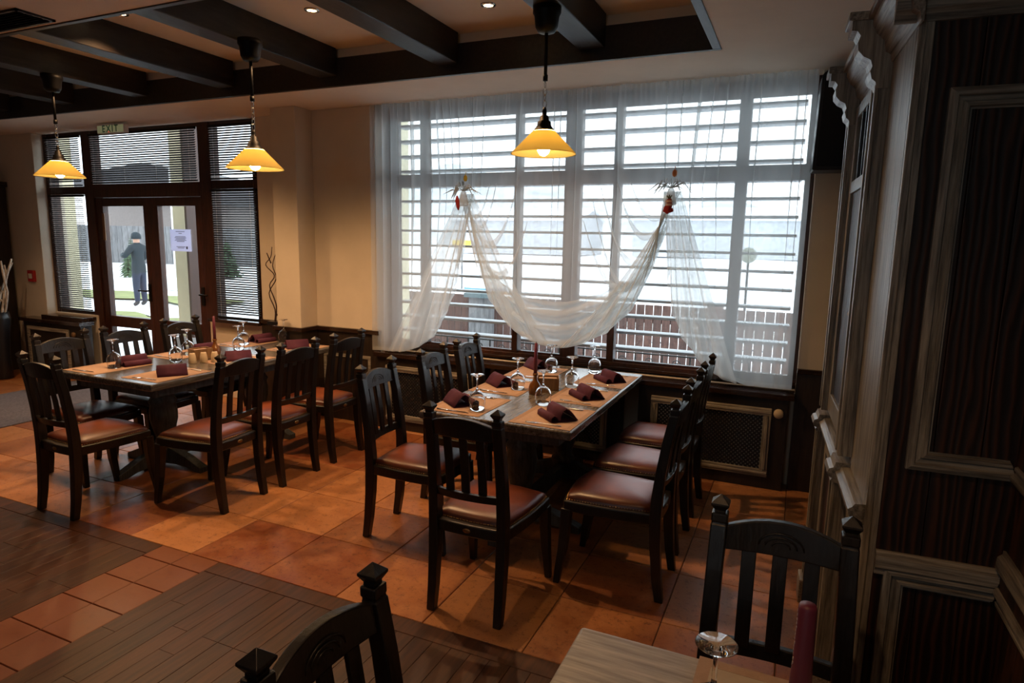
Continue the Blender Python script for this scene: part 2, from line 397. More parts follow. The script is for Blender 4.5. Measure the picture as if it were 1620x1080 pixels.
for x0, x1 in ((-5.4, -3.18), (-2.74, XR)):
    n = round((x1-x0)/.094); wd = (x1-x0)/n
    for k in range(n):
        cut = rt.uniform(1.25, 1.95)
        cut = round(cut/.14)*.14
        for a, b in ((.70, cut), (cut, 2.225)): floor_piece('plank', x0+k*wd, x0+(k+1)*wd, a, b, 'plank_wood', rt.uniform(-.0006, 0), .0012, .0008)
pf = MB(); n = 0
xx = XL
while xx < XR-.01:
    x1 = min(xx+.094, XR)
    if xx < -5.4-.09: pf.box(xx+.0015, x1-.0015, YB, 2.33, -.016, 0)
    else: pf.box(xx+.0015, x1-.0015, YB, .698, -.016, 0)
    xx = x1
pf.build('plank_field', 'plank_wood', floor, kind='stuff')

# ---- walls
wb = MB()
wb.box(XL, -8.47, 4.88, 5.2, 0, ZC)
wb.box(-8.47, -7.68, 4.98, 5.2, 0, .76); wb.box(-5.80, -5.02, 4.98, 5.2, 0, .83)
wb.box(-5.02, -4.53, 4.96, 5.2, 0, ZC)
wb.box(-4.53, -4.24, 4.66, 5.2, 0, ZC); wb.box(-4.24, -3.53, 4.88, 5.2, 0, ZC)
wb.box(-3.53, .04, 4.98, 5.2, 0, .72); wb.box(.04, XR+.1, 4.90, 5.2, 0, ZC)
wall_back = struct(wb.build('wall_back', 'plaster', bevel=.006), 'cream plaster wall with the glazed entrance and the big window', 'wall')
wall_left = struct(MB().box(XL-.12, XL, YB, 5.2, 0, 3.4).build('wall_left', 'plaster'), 'plaster side wall beyond the entrance', 'wall')
wall_right = struct(MB().box(XR, XR+.12, YB, 4.9, 0, 3.4).build('wall_right', 'stained_pine'), 'dark panelled wall beside the nearest table', 'wall')
wall_front = struct(MB().box(XL, -1.3, YB-.12, YB, 0, 3.4).box(-.5, XR, YB-.12, YB, 0, 3.4).box(-1.3, -.5, YB-.12, YB, 0, 1.2).box(-1.3, -.5, YB-.12, YB, 2.4, 3.4).build('wall_front', 'plaster'), 'plaster wall behind the viewer', 'wall')
win2 = struct(MB().box(-1.3, -1.22, YB-.10, YB-.02, 1.2, 2.4).box(-.58, -.5, YB-.10, YB-.02, 1.2, 2.4).box(-1.22, -.58, YB-.10, YB-.02, 1.2, 1.28).box(-1.22, -.58, YB-.10, YB-.02, 2.32, 2.4).build('window_2', 'frame_wood'), 'window in the wall behind the viewer', 'window')
MB().box(-1.22, -.58, YB-.062, YB-.058, 1.28, 2.32).build('pane', 'window_glass', win2)
# ---- ceiling with its coffer
CX1, CY0, CY1 = -.53, 2.44, 4.20
cb = MB().box(XL, XR, CY1, 5.2, ZC, 3.4).box(XL, XR, YB, CY0, ZC, 3.4).box(CX1, XR, CY0, CY1, ZC, 3.4).box(XL, CX1, CY0, CY1, ZR, 3.4)
ceiling = struct(cb.build('ceiling', 'ceiling_plaster'), 'cream ceiling with a beamed coffer', 'ceiling')
MB().box(XL, CX1, CY1-.035, CY1, ZC-.006, 3.10).build('fascia_board', 'beam_wood', ceiling, bevel=.004)
MB().box(XL, CX1, CY0, CY0+.035, ZC-.006, 3.10).build('fascia_board', 'beam_wood', ceiling, bevel=.004)
MB().box(CX1-.05, CX1, CY0+.035, CY1-.035, ZC-.006, 3.10).build('fascia_board', 'beam_wood', ceiling, bevel=.004)
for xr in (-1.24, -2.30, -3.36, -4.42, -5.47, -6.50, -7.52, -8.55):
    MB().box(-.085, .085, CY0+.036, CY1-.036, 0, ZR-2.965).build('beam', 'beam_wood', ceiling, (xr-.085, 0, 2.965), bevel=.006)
# ceiling grille at the near edge
vent = empty('air_vent', (-4.35, 2.30, ZC), 0, 'dark slotted air grille in the ceiling beside the coffer', 'vent')
MB().box(-.5, .5, -.10, -.085, -.012, .0).box(-.5, .5, .085, .10, -.012, 0).box(-.5, -.485, -.10, .10, -.012, 0).box(.485, .5, -.10, .10, -.012, 0).build('frame', 'black_metal', vent)
for k in range(7): MB().box(-.485, .485, -.012, .010, -.002, .001, Matrix.Rotation(RAD(35), 4, 'X')).build('slat', 'black_metal', vent, (0, -.072+.024*k, -.007))
MB().box(-.49, .49, -.09, .09, -.0012, -.0004).build('backing', 'black_plastic', vent)

# ---- wainscot (dark wood dado)
ws = MB()
ws.box(-4.54, -4.225, 4.645, 4.66, 0, .86).box(-4.24, -4.225, 4.66, 4.88, 0, .86).box(-4.225, -3.50, 4.865, 4.88, 0, .86)
ws.box(.04, XR, 4.885, 4.90, 0, .86)
ws.box(-5.02, -4.54, 4.945, 4.96, 0, .86).box(-4.555, -4.54, 4.66, 4.945, 0, .86)
wains = ws.build('trim_1', 'wainscot_wood'); struct(wains, 'dark wooden dado on the lower wall', 'wainscot')
MB().box(-4.57, -4.21, 4.625, 4.668, .86, .90).box(-4.26, -4.21, 4.66, 4.90, .86, .90).box(-4.225, -3.50, 4.845, 4.90, .86, .90).box(.04, XR, 4.865, 4.90, .86, .895).box(-5.02, -4.54, 4.925, 4.965, .86, .9).box(-4.575, -4.535, 4.66, 4.925, .86, .9).build('dado_cap', 'sill_wood', wains, bevel=.004)
for xa, xb in ((-4.15, -3.6),):
    MB().box(xa, xb, 4.858, 4.866, .62, .65).box(xa, xb, 4.858, 4.866, .18, .21).box(xa, xa+.03, 4.858, 4.866, .21, .62).box(xb-.03, xb, 4.858, 4.866, .21, .62).build('panel_moulding', 'patina_wood_across', wains)

# ---- big window
win = MB().box(-3.53, .04, 5.04, 5.14, .72, .785).build('window_1', 'frame_wood', bevel=.004)
struct(win, 'wide dark wood framed window behind the sheer curtain', 'window')
MB().box(-3.53, .04, 5.04, 5.14, 2.80, 2.90).build('head_rail', 'frame_wood', win)
MB().box(-3.53, .04, 5.035, 5.14, 2.22, 2.30).build('transom', 'frame_wood', win, bevel=.006)
for x0, x1 in ((-3.53, -3.42), (-3.17, -3.10), (-2.245, -2.19), (-1.80, -1.665), (-1.395, -1.335), (-.485, -.40), (-.02, .04)):
    MB().box(x0, x1, 5.045, 5.13, .785, 2.80).build('mullion', 'frame_wood', win, bevel=.005)
xs = [(-3.42, -3.17), (-3.10, -2.245), (-2.19, -1.80), (-1.665, -1.395), (-1.335, -.485), (-.40, -.02)]
for x0, x1 in xs:
    for z0, z1 in ((.785, 2.22), (2.30, 2.80)):
        MB().box(x0-.01, x1+.01, 5.085, 5.089, z0, z1).build('pane', 'window_glass', win)
        MB().box(x0, x1, 5.065, 5.11, z0, z0+.018).box(x0, x1, 5.065, 5.11, z1-.012, z1).build('sash_rail', 'frame_wood', win)
# sill: upper board, warm riser, front shelf over the radiators
MB().box(-3.53, .04, 4.985, 5.05, .735, .76).build('sill_board', 'sill_wood', win, bevel=.004)
sill = MB().box(-3.52, .04, 4.79, 4.985, .675, .715).build('window_sill', 'sill_wood', bevel=.005)
struct(sill, 'dark polished shelf under the big window', 'window sill')
# radiator covers
def radiator_cover(x0, x1, z0, z1, y, label, knob=True, depth=.13):
    c = empty('radiator_cover', ((x0+x1)/2, y, 0), 0, label, 'radiator cover'); hw = (x1-x0)/2
    MB().box(-hw-.10, hw+.10, 0, depth, 0, z0-.0).box(-hw-.10, hw+.10, 0, depth, z1, .675).box(-hw-.10, -hw, 0, depth, z0, z1).box(hw, hw+.10, 0, depth, z0, z1).build('housing', 'wainscot_wood', c)
    fw = .055
    for nm, (a, b, d, e), m in (('frame_rail', (-hw, hw, z1-fw, z1), 'patina_wood_across'), ('frame_rail', (-hw, hw, z0, z0+fw), 'patina_wood_across'),
                                ('frame_stile', (-hw, -hw+fw, z0+fw, z1-fw), 'patina_wood_vertical'), ('frame_stile', (hw-fw, hw, z0+fw, z1-fw), 'patina_wood_vertical')):
        MB().box(a, b, -.018, .01, d, e).box(*( (a, b) if e-d < .1 else (a+.018, b-.018)), -.024, -.016, *((d+.018, e-.018) if e-d < .1 else (d, e))).build(nm, m, c, bevel=.004)
    a0, a1, b0, b1 = -hw+fw, hw-fw, z0+fw, z1-fw
    lat = MB(); p = .030; w2 = .0078
    nk = int((a1-a0+b1-b0)/p)+2
    def clipbar(k, s):
        # bars u + s*v = const clipped to the rectangle
        c0 = (a0+b0 if s > 0 else a0-b1)+k*p
        pts = []
        for off in (-w2, w2):
            cc = c0+off; q = []
            for v in (b0, b1):
                u = cc-s*v
                q.append((u, v))
            (u0, v0), (u1, v1) = q
            def cl(u, v):
                if u < a0: return (a0, (cc-a0)*s) 
                if u > a1: return (a1, (cc-a1)*s)
                return (u, v)
            pts.append((cl(u0, v0), cl(u1, v1)))
        (p0, p1), (p2, p3) = pts
        if min(abs(p0[0]-p1[0]), abs(p2[0]-p3[0])) < .004: return
        if not all(b0-.001 <= t[1] <= b1+.001 for t in (p0, p1, p2, p3)): return
        y0 = 0.0 if s > 0 else .003
        lat.prism([p0, p1, p3, p2], y0, y0+.003, 'y')
    for k in range(1, nk):
        clipbar(k, 1); clipbar(k, -1)
    lat.build('lattice', 'black_plastic', c, kind='stuff')
    MB().box(a0-.01, a1+.01, .010, .016, b0-.01, b1+.01).build('radiator_panel', 'cream_radiator', c)
    if knob:
        k = MB().lathe([(.030, 0), (.034, .006), (.034, .022), (.027, .030), (0, .031)], 20, M=Matrix.Translation((hw+.045, 0, z1-.03)) @ Matrix.Rotation(RAD(90), 4, 'X')).build('valve_knob', 'cream_ceramic', c)
    return c
radiator_cover(-.96, -.10, .09, .60, 4.825, 'patina framed lattice radiator cover under the window, nearest the tall cabinet')
radiator_cover(-2.20, -1.30, .09, .60, 4.825, 'lattice radiator cover under the window behind the centre table', False)
radiator_cover(-3.40, -2.50, .09, .60, 4.825, 'lattice radiator cover under the window, nearest the pier', False)
# ---- entrance: frame, door leaves, side lights
ent = MB().box(-8.55, -8.41, 5.0, 5.12, 0, ZC).build('trim_2', 'frame_wood', bevel=.005); struct(ent, 'dark reddish brown frame of the glazed entrance', 'door frame')
for a in ((-7.76, -7.60, 5.0, 5.12, 0, ZC), (-5.87, -5.70, 5.0, 5.12, 0, ZC), (-5.12, -5.02, 5.0, 5.12, .83, ZC)):
    MB().box(*a).build('post', 'frame_wood', ent, bevel=.005)
for a in ((-8.41, -7.76, 5.01, 5.11, 2.19, 2.28), (-7.60, -5.87, 5.0, 5.12, 2.15, 2.30), (-5.70, -5.12, 5.01, 5.11, 2.22, 2.31), (-8.41, -7.76, 5.01, 5.11, .76, .80), (-5.70, -5.12, 5.01, 5.11, .83, .87),
          (-8.41, -7.76, 5.01, 5.11, 2.86, ZC), (-7.60, -5.87, 5.01, 5.11, 2.86, ZC), (-5.70, -5.12, 5.01, 5.11, 2.86, ZC)):
    MB().box(*a).build('rail', 'frame_wood', ent, bevel=.005)
for a in ((-8.41, -7.76, .80, 2.19), (-8.41, -7.76, 2.28, 2.86), (-7.60, -5.87, 2.30, 2.86), (-5.70, -5.12, .87, 2.22), (-5.70, -5.12, 2.31, 2.86)):
    MB().box(a[0], a[1], 5.07, 5.074, a[2], a[3]).build('pane', 'window_glass', ent)
MB().box(-8.47, -7.70, 4.80, 5.01, .70, .74).build('sill_board', 'sill_wood', ent, bevel=.004)
MB().box(-5.75, -5.02, 4.90, 5.01, .83, .86).build('sill_board', 'sill_wood', ent, bevel=.004)
def door_leaf(name, x0, x1, g0, g1, label, handle):
    d = MB().box(x0, g0, 5.02, 5.09, .01, 2.145).build(name, 'frame_wood', bevel=.006); struct(d, label, 'door')
    MB().box(g1, x1, 5.02, 5.09, .01, 2.145).build('stile', 'frame_wood', d, bevel=.006)
    for z0, z1 in ((.01, .16), (.64, .77), (2.05, 2.145)): MB().box(g0, g1, 5.02, 5.09, z0, z1).build('rail', 'frame_wood', d, bevel=.006)
    for z0, z1 in ((.16, .64), (.77, 2.05)): MB().box(g0, g1, 5.05, 5.056, z0, z1).build('pane', 'window_glass', d)
    h = MB().box(handle-.02, handle+.02, 5.008, 5.02, .98, 1.18).build('handle_plate', 'black_metal', d)
    s = 1 if handle < -6.7 else -1
    MB().tube([(handle, 5.0, 1.10), (handle, 4.965, 1.10), (handle-.12*s, 4.96, 1.10)], .010, 8).build('handle', 'black_metal', h)
    return d
d1 = door_leaf('door_1', -7.60, -6.735, -7.49, -6.80, 'left glazed leaf of the entrance door', -6.765)
d2 = door_leaf('door_2', -6.735, -5.87, -6.57, -5.98, 'right glazed leaf of the entrance door with a paper notice', -5.92)
pl = MB().box(-7.50, -7.46, 5.012, 5.02, 1.66, 1.97).build('door_plate', 'box_wood'); tag(pl, 'narrow upright reddish plate on the left entrance door leaf', 'plate')
notice = MB().box(-6.42, -6.10, 5.046, 5.048, 1.56, 1.80).build('paper_notice', 'white_paper'); tag(notice, 'white paper notice taped to the right door leaf glass', 'notice')
nl = MB()
rn = random.Random(5)
for k, (wd, z) in enumerate([(.14, 1.775), (.05, 1.755), (.16, 1.72), (.18, 1.707), (.15, 1.694), (.18, 1.681), (.12, 1.668), (.14, 1.610), (.10, 1.597)]):
    nl.box(-6.26-wd/2, -6.26+wd/2, 5.0455, 5.0459, z-.003, z+.003)
nl.box(-6.18, -6.155, 5.0455, 5.0459, 1.585, 1.615)
nl.build('printed_lines', 'ink', notice)
# ---- venetian blinds
def blind(x0, x1, z0, z1, label, pitch=.024, y=4.985, tilt=50):
    b = empty('venetian_blind', ((x0+x1)/2, y, z1), 0, label, 'blind', 'venetian blinds of the entrance'); hw = (x1-x0)/2; H = z1-z0
    MB().box(-hw, hw, -.013, .013, -.025, 0).build('head_rail', 'black_metal', b)
    s = MB(); n = int((H-.05)/pitch)
    for k in range(n): s.box(-hw+.004, hw-.004, -.0125, .0125, -.0005, .0005, Matrix.Translation((0, 0, -.04-pitch*k)) @ Matrix.Rotation(RAD(tilt), 4, 'X'))
    s.build('slats', 'blind_slat', b, kind='stuff')
    MB().box(-hw+.004, hw-.004, -.011, .011, -H, -H+.014).build('bottom_rail', 'black_metal', b)
    for u in ([-.75, .75] if hw < .5 else [-.9, -.3, .3, .9]): MB().box(u*hw-.001, u*hw+.001, -.014, -.013, -H+.01, -.02).build('ladder_cord', 'white_plastic', b)
blind(-8.41, -7.77, 2.285, 2.86, 'short venetian blind above the left side light')
blind(-8.41, -7.77, .81, 2.185, 'tall venetian blind over the left side light of the entrance', tilt=24)
blind(-7.59, -5.88, 2.305, 2.86, 'wide venetian blind above the entrance doors')
blind(-5.69, -5.06, 2.315, 2.86, 'short venetian blind above the right side light')
blind(-5.69, -5.06, .875, 2.215, 'tall venetian blind over the right side light beside the pier', tilt=36)
# ================================================================== TALL CABINET AND PANELLING
def part(mb, name, mat, parent, bevel=0, kind=None):
    l = parent.location; mb.v = [(x-l.x, y-l.y, z-l.z) for x, y, z in mb.v]
    return mb.build(name, mat, parent, bevel=bevel, kind=kind)
def bar_xz(mb, a, b, y, flip, prof=PROF, m0=1, m1=1):
    """moulding bar on a wall facing -y, from a=(x,z) to b; profile width grows to the left of travel when flip=1"""
    d = Vector((b[0]-a[0], 0, b[1]-a[1])); Lg = d.length; d.normalize(); nrm = Vector((0, -1, 0)); ac = d.cross(nrm)*flip
    vs, fs = moulding_bar(0, Lg, prof, m0, m1)
    return mb.add([Vector((a[0], y, a[1]))+d*u+ac*w_+nrm*h for u, w_, h in vs], fs)
def bar_yz(mb, a, b, x, flip, prof=PROF, m0=1, m1=1):
    d = Vector((0, b[0]-a[0], b[1]-a[1])); Lg = d.length; d.normalize(); nrm = Vector((-1, 0, 0)); ac = d.cross(nrm)*flip
    vs, fs = moulding_bar(0, Lg, prof, m0, m1)
    return mb.add([Vector((x, a[0], a[1]))+d*u+ac*w_+nrm*h for u, w_, h in vs], fs)
cabn = empty('tall_cabinet', (.25, 2.2, 0), 0, 'tall dark cabinet with grey washed pilasters and panelled end at right', 'cabinet')
part(MB().box(.25, .62, 2.215, 3.50, 0, 2.40), 'body', 'stained_pine', cabn)
for x0, x1 in ((.288, .41), (.41, .53), (.53, .6195)): part(MB().box(x0+.001, x1-.001, 2.2, 2.2155, 0, 2.40), 'end_plank', 'stained_pine', cabn, bevel=.002)
part(MB().box(.248, .268, 2.19, 2.2155, 0, 2.40).box(.268, .288, 2.194, 2.2155, 0, 2.40), 'corner_stile', 'patina_wood_vertical', cabn, bevel=.003)
part(MB().box(.2475, .2500, 2.216, 2.578, 0, 2.36), 'side_panel', 'patina_wood_vertical', cabn)
Z0, Z1 = 1.09, 2.19
part(bar_xz(MB(), (.34, Z0), (.34, Z1), 2.2, 1 if Vector((0, 0, 1)).cross(Vector((0, -1, 0))).x > 0 else -1), 'frame_stile', 'patina_wood_vertical', cabn)
part(bar_xz(MB(), (.34, Z0), (.6195, Z0), 2.2, 1 if Vector((1, 0, 0)).cross(Vector((0, -1, 0))).z > 0 else -1, m1=.35), 'frame_rail', 'patina_wood_across', cabn)
part(bar_xz(MB(), (.34, Z1), (.6195, Z1), 2.2, -1 if Vector((1, 0, 0)).cross(Vector((0, -1, 0))).z > 0 else 1, m1=.35), 'frame_rail', 'patina_wood_across', cabn)
part(bar_xz(MB(), (.315, .04), (.315, .765), 2.2, 1 if Vector((0, 0, 1)).cross(Vector((0, -1, 0))).x > 0 else -1), 'frame_stile', 'patina_wood_vertical', cabn)
part(bar_xz(MB(), (.315, .765), (.6195, .765), 2.2, -1 if Vector((1, 0, 0)).cross(Vector((0, -1, 0))).z > 0 else 1, m1=.35), 'frame_rail', 'patina_wood_across', cabn)
RAILP = [(0, 0), (0, .012), (.014, .026), (.05, .026), (.062, .016), (.075, .016), (.075, 0)]
part(bar_xz(MB(), (.288, .815), (.6195, .815), 2.2, 1, RAILP, 0, .3), 'chair_rail', 'patina_wood_across', cabn)
# end cornice board and front cornice
part(MB().prism([(2.2, 2.37), (2.188, 2.37), (2.180, 2.39), (2.17, 2.40), (2.16, 2.44), (2.13, 2.47), (2.12, 2.50), (2.2, 2.50)], .185, .6195, 'x'), 'end_cornice', 'patina_wood_across', cabn)
crown = [(.25, 2.36), (.243, 2.36), (.238, 2.385), (.222, 2.395), (.216, 2.43), (.190, 2.455), (.176, 2.485), (.176, 2.50), (.25, 2.50)]
part(MB().prism(crown, 2.14, 3.51, 'y'), 'cornice', 'patina_wood_along', cabn)
part(MB().box(.160, .60, 2.10, 3.52, 2.50, 2.525), 'cornice_top', 'patina_wood_along', cabn, bevel=.004)
for y0 in (2.58, 3.30):
    y1 = y0+.10
    pil = MB().box(.214, .25, y0, y1, .985, 2.30).box(.202, .215, y0, y0+.022, .985, 2.30).box(.202, .215, y1-.022, y1, .985, 2.30).box(.207, .215, y0+.040, y1-.040, .985, 2.30)
    p = part(pil, 'pilaster', 'patina_wood_vertical', cabn, bevel=.003)
    cor = [(.25, 2.28), (.206, 2.28), (.201, 2.30), (.188, 2.312), (.182, 2.335), (.187, 2.352), (.180, 2.372), (.157, 2.385), (.140, 2.405), (.137, 2.43), (.143, 2.452), (.132, 2.468), (.115, 2.470), (.115, 2.5), (.25, 2.5)]
    l = cabn.location
    MB().prism([(a-l.x, b) for a, b in cor], y0-.008-l.y, y1+.008-l.y, 'y').build('corbel', 'patina_wood_vertical', p)
    MB().box(.104-l.x, .25-l.x, y0-.016-l.y, y1+.016-l.y, 2.5, 2.528).build('corbel_cap', 'patina_wood_along', p, bevel=.003)
    low = part(MB().box(.206, .25, y0, y1, .12, .88).box(.194, .207, y0, y0+.022, .12, .88).box(.194, .207, y1-.022, y1, .12, .88).box(.199, .207, y0+.04, y1-.04, .12, .88), 'lower_pilaster', 'patina_wood_vertical', cabn, bevel=.003)
    part(MB().box(.178, .25, y0-.012, y1+.012, 0, .12), 'plinth', 'patina_wood_along', cabn, bevel=.004)
    part(MB().prism([(.25, .885), (.190, .885), (.184, .893), (.190, .902), (.178, .908), (.172, .922), (.178, .938), (.192, .944), (.198, .965), (.25, .965)], y0-.012, y1+.012, 'y'), 'waist_cap', 'patina_wood_along', cabn)
part(MB().prism([(.25, .885), (.218, .885), (.214, .900), (.203, .908), (.199, .930), (.212, .94), (.218, .950), (.25, .953)], 2.20, 3.50, 'y'), 'waist_moulding', 'patina_wood_along', cabn)
# upper door with small lights at its head, lower door
ud = part(MB().box(.228, .25, 2.69, 2.75, .99, 2.35).box(.228, .25, 3.235, 3.295, .99, 2.35).box(.228, .25, 2.75, 3.235, .99, 1.08).box(.228, .25, 2.75, 3.235, 2.30, 2.35).box(.228, .25, 2.75, 3.235, 1.98, 2.03), 'upper_door', 'patina_wood_vertical', cabn, bevel=.003)
l = cabn.location
for k in range(3): MB().box(.232-l.x, .25-l.x, 2.86+.12*k-l.y, 2.876+.12*k-l.y, 2.03, 2.30).build('muntin', 'black_plastic', ud)
MB().box(.238-l.x, .242-l.x, 2.75-l.y, 3.235-l.y, 2.03, 2.30).build('pane', 'window_glass', ud)
MB().box(.240-l.x, .252-l.x, 2.75-l.y, 3.235-l.y, 1.08, 1.98).build('door_panel', 'stained_pine', ud)
MB().sphere((.218-l.x, 2.72-l.y, 1.5), .014).build('knob', 'brass', ud)
lds = part(MB().box(.232, .25, 2.69, 2.75, .12, .87).box(.232, .25, 3.235, 3.295, .12, .87).box(.232, .25, 2.75, 3.235, .12, .20).box(.232, .25, 2.75, 3.235, .80, .87), 'lower_door', 'patina_wood_vertical', cabn, bevel=.003)
MB().box(.241-l.x, .252-l.x, 2.75-l.y, 3.235-l.y, .20, .80).build('door_panel', 'stained_pine', lds)
MB().sphere((.222-l.x, 2.72-l.y, .6), .014).build('knob', 'brass', lds)
cabn.rotation_euler.z = RAD(3)
# panelling of the side wall towards the viewer
up = 1 if Vector((0, -1, 0)).cross(Vector((-1, 0, 0))).z > 0 else -1
for nm, z, fl, P in (('frame_rail', Z0, up, PROF), ('frame_rail', Z1, -up, PROF), ('frame_rail', .765, -up, PROF), ('chair_rail', .815, up, RAILP)):
    bar_yz(MB(), (2.2, z), (.3, z), XR, fl, P, .35 if P is PROF else .3, 1).build(nm, 'patina_wood_along', wall_right)
for k in range(9): MB().box(XR-.010, XR, .30+.211*k, .302+.211*(k+1)-.004, 0, 2.9).build('wall_plank', 'stained_pine', wall_right, bevel=.002)
# ================================================================== WALL THINGS
spk = empty('loudspeaker', (.170, 4.745, 2.24), RAD(3), 'black loudspeaker mounted high on the wall right of the curtain', 'speaker')
rb = []
for cx, cz, a0 in ((.10, .55, 0), (-.10, .55, 90), (-.145, .0, 180), (.145, .0, 270)):
    rr = .045 if cz > .1 else .012
    for k in range(5): a = RAD(a0+22.5*k); rb.append((cx+rr*cos(a)*1., cz+rr*sin(a)))
MB().prism(rb, -.11, .115, 'y').build('cabinet', 'black_plastic', spk, bevel=.006)
MB().prism([(x*.88, .02+z*.93) for x, z in rb], -.118, -.111, 'y').build('grille', 'black_metal', spk)
MB().box(.02, .07, -.122, -.1185, .10, .115).build('badge', 'chrome', spk)
MB().box(-.03, .03, .115, .14, .25, .33).build('wall_bracket', 'black_metal', spk)
ex = empty('exit_sign', (-6.78, 4.72, 2.79), 0, 'small EXIT sign box hanging at the ceiling above the doors', 'sign')
MB().box(-.215, .215, -.025, .03, 0, .088).build('box', 'white_plastic', ex, bevel=.006)
MB().box(-.205, .205, -.028, -.0255, .006, .08).build('face', 'exit_face', ex)
text('EXIT', .098, 'sign_green', ex, (0, -.0290, .043), (RAD(90), 0, 0), space=1.35, off=.002)
MB().sphere((-.02, -.030, .012), .006).build('indicator', 'led_red', ex)
MB().box(-.02, .02, -.005, .01, .088, .11).build('mount', 'white_plastic', ex)
al = empty('fire_call_point', (-8.69, 4.88, 1.13), 0, 'red fire call point on the wall left of the entrance', 'alarm')
MB().box(-.06, .06, -.035, 0, 0, .14).build('box', 'red_paint', al, bevel=.006); MB().box(-.035, .035, -.038, -.036, .04, .10).build('glass', 'white_plastic', al)
# radiator cover of the left side light, with its shelf
lrc = empty('side_radiator_cover', (-8.05, 4.76, 0), 0, 'dark wooden radiator cover beneath the left side light', 'radiator cover')
MB().box(-.72, .46, -.06, .12, .66, .70).build('shelf', 'sill_wood', lrc, bevel=.004)
MB().box(-.68, .42, -.02, .11, .03, .66).build('housing', 'wainscot_wood', lrc)
for a in ((-.60, .20, .56, .60), (-.60, .20, .08, .12), (-.60, -.56, .12, .56), (.16, .20, .12, .56)): MB().box(a[0], a[1], -.035, -.02, a[2], a[3]).build('frame_bar', 'patina_wood_across', lrc)
MB().lathe([(.028, 0), (.032, .006), (.032, .02), (.02, .028), (0, .029)], 16, M=Matrix.Translation((.30, -.021, .55)) @ Matrix.Rotation(RAD(90), 4, 'X')).build('valve_knob', 'box_wood', lrc)
# dark cupboard and vase of white branches at far left
cu = empty('dark_cupboard', (-9.31, 4.59, 0), 0, 'tall dark cupboard at the far left edge', 'cupboard')
MB().box(-.36, .28, -.28, .26, 0, 2.28).build('body', 'wainscot_wood', cu, bevel=.006); MB().box(-.38, .31, -.31, .27, 2.28, 2.34).build('cornice', 'wainscot_wood', cu, bevel=.006)
MB().box(-.03, .25, -.30, -.281, .10, 2.2).build('door', 'chair_wood', cu, bevel=.004)
MB().box(.12, .20, -.307, -.301, 1.45, 1.62).build('card', 'white_paper', cu)
vs = empty('branch_vase', (-8.60, 4.40, 0), 0, 'tall dark floor vase holding pale birch branches', 'vase')
MB().lathe([(.09, 0), (.10, .02), (.085, .25), (.10, .5), (.125, .72), (.11, .80), (.10, .80), (.09, .70), (0, .68)], 20).build('pot', 'vase_dark', vs)
rb_ = random.Random(11)
for k in range(9):
    a = rb_.uniform(0, 2*pi); pts = [Vector((.03*cos(a), .03*sin(a), .62))]; d = Vector((.22*cos(a), .12*sin(a), 1)).normalized()
    for j in range(7):
        d = (d+Vector((rb_.uniform(-.3, .3), rb_.uniform(-.2, .2), rb_.uniform(0, .25)))).normalized(); pts.append(pts[-1]+d*rb_.uniform(.09, .14))
    MB().tube(pts, [.012, .013, .012, .014, .012, .011, .012, .009], 7).build('branch', 'birch_white', vs)
    j = rb_.randint(3, 5); e = pts[j]+Vector((rb_.choice((-1, 1))*rb_.uniform(.08, .16), rb_.uniform(-.05, .05), rb_.uniform(.05, .12)))
    MB().tube([pts[j], (pts[j]+e)/2+Vector((0, 0, .01)), e], [.011, .012, .009], 7).build('twig', 'birch_white', vs)
# dark twisted branches beside the pier
tv = empty('twig_vase', (-4.78, 4.88, .86), 0, 'squat dark pot with twisted brown branches beside the pier', 'vase')
MB().box(-.07, .07, -.035, .035, 0, .04).build('pot', 'vase_dark', tv, bevel=.004)
for k, pts in enumerate([[(0, 0, .03), (.01, 0, .16), (-.06, 0, .32), (.04, .0, .47), (.0, 0, .60), (.06, 0, .74)], [(.01, 0, .03), (.03, 0, .18), (.0, 0, .28), (-.05, 0, .40), (.02, 0, .50), (-.09, 0, .60), (-.02, 0, .68), (.0, 0, .78)], [(.02, .01, .10), (.10, .01, .18)], [(.06, 0, .40), (.10, 0, .52), (.12, 0, .66)], [(-.02, 0, .62), (-.07, 0, .72)]]):
    P = [Vector(p) for p in pts]; Q = []
    for i in range(len(P)-1):
        for j in range(4):
            t = j/4; p0 = P[max(i-1, 0)]; p1 = P[i]; p2 = P[i+1]; p3 = P[min(i+2, len(P)-1)]
            Q.append(.5*((2*p1)+(p2-p0)*t+(2*p0-5*p1+4*p2-p3)*t*t+(3*p1-p0-3*p2+p3)*t**3))
    Q.append(P[-1]); MB().tube(Q, [.0065-.003*i/len(Q) for i in range(len(Q))], 6).build('branch', 'dry_branch', tv)
# carpet runner
cp = MB().box(-7.75, -6.42, 1.2, 4.95, .0005, .009).build('carpet_runner', 'carpet_grey'); tag(cp, 'grey carpet runner leading to the entrance doors', 'carpet')

# ================================================================== LAMPS
def spotlight(x, y, z, label, energy=95, size=118, tiltx=0, tilty=0, visible=True):
    s = empty('recessed_spotlight', (x, y, z), 0, label, 'spotlight', 'recessed ceiling spotlights')
    MB().lathe([(.030, -.004), (.034, -.009), (.046, -.007), (.049, -.001), (.049, .0)], 24, cap=False).build('ring', 'chrome', s)
    MB().lathe([(.0, -.0035), (.030, -.004)], 20, cap=False).build('lens', 'halogen_glow', s)
    li = bpy.data.lights.new('halogen', 'SPOT'); li.energy = energy; li.color = WARM; li.spot_size = RAD(size); li.spot_blend = .75; li.shadow_soft_size = .028
    o = bpy.data.objects.new('halogen', li); COL.objects.link(o); o.parent = s; o.location = (0, 0, -.02); o.rotation_euler = (RAD(tiltx), RAD(tilty), 0)
spotlight(-1.87, 3.76, ZR, 'glowing recessed spotlight in the coffer bay left of the right pendant lamp')
spotlight(-2.96, 3.44, ZR, 'glowing recessed spotlight in the coffer bay right of the middle pendant lamp', 130)
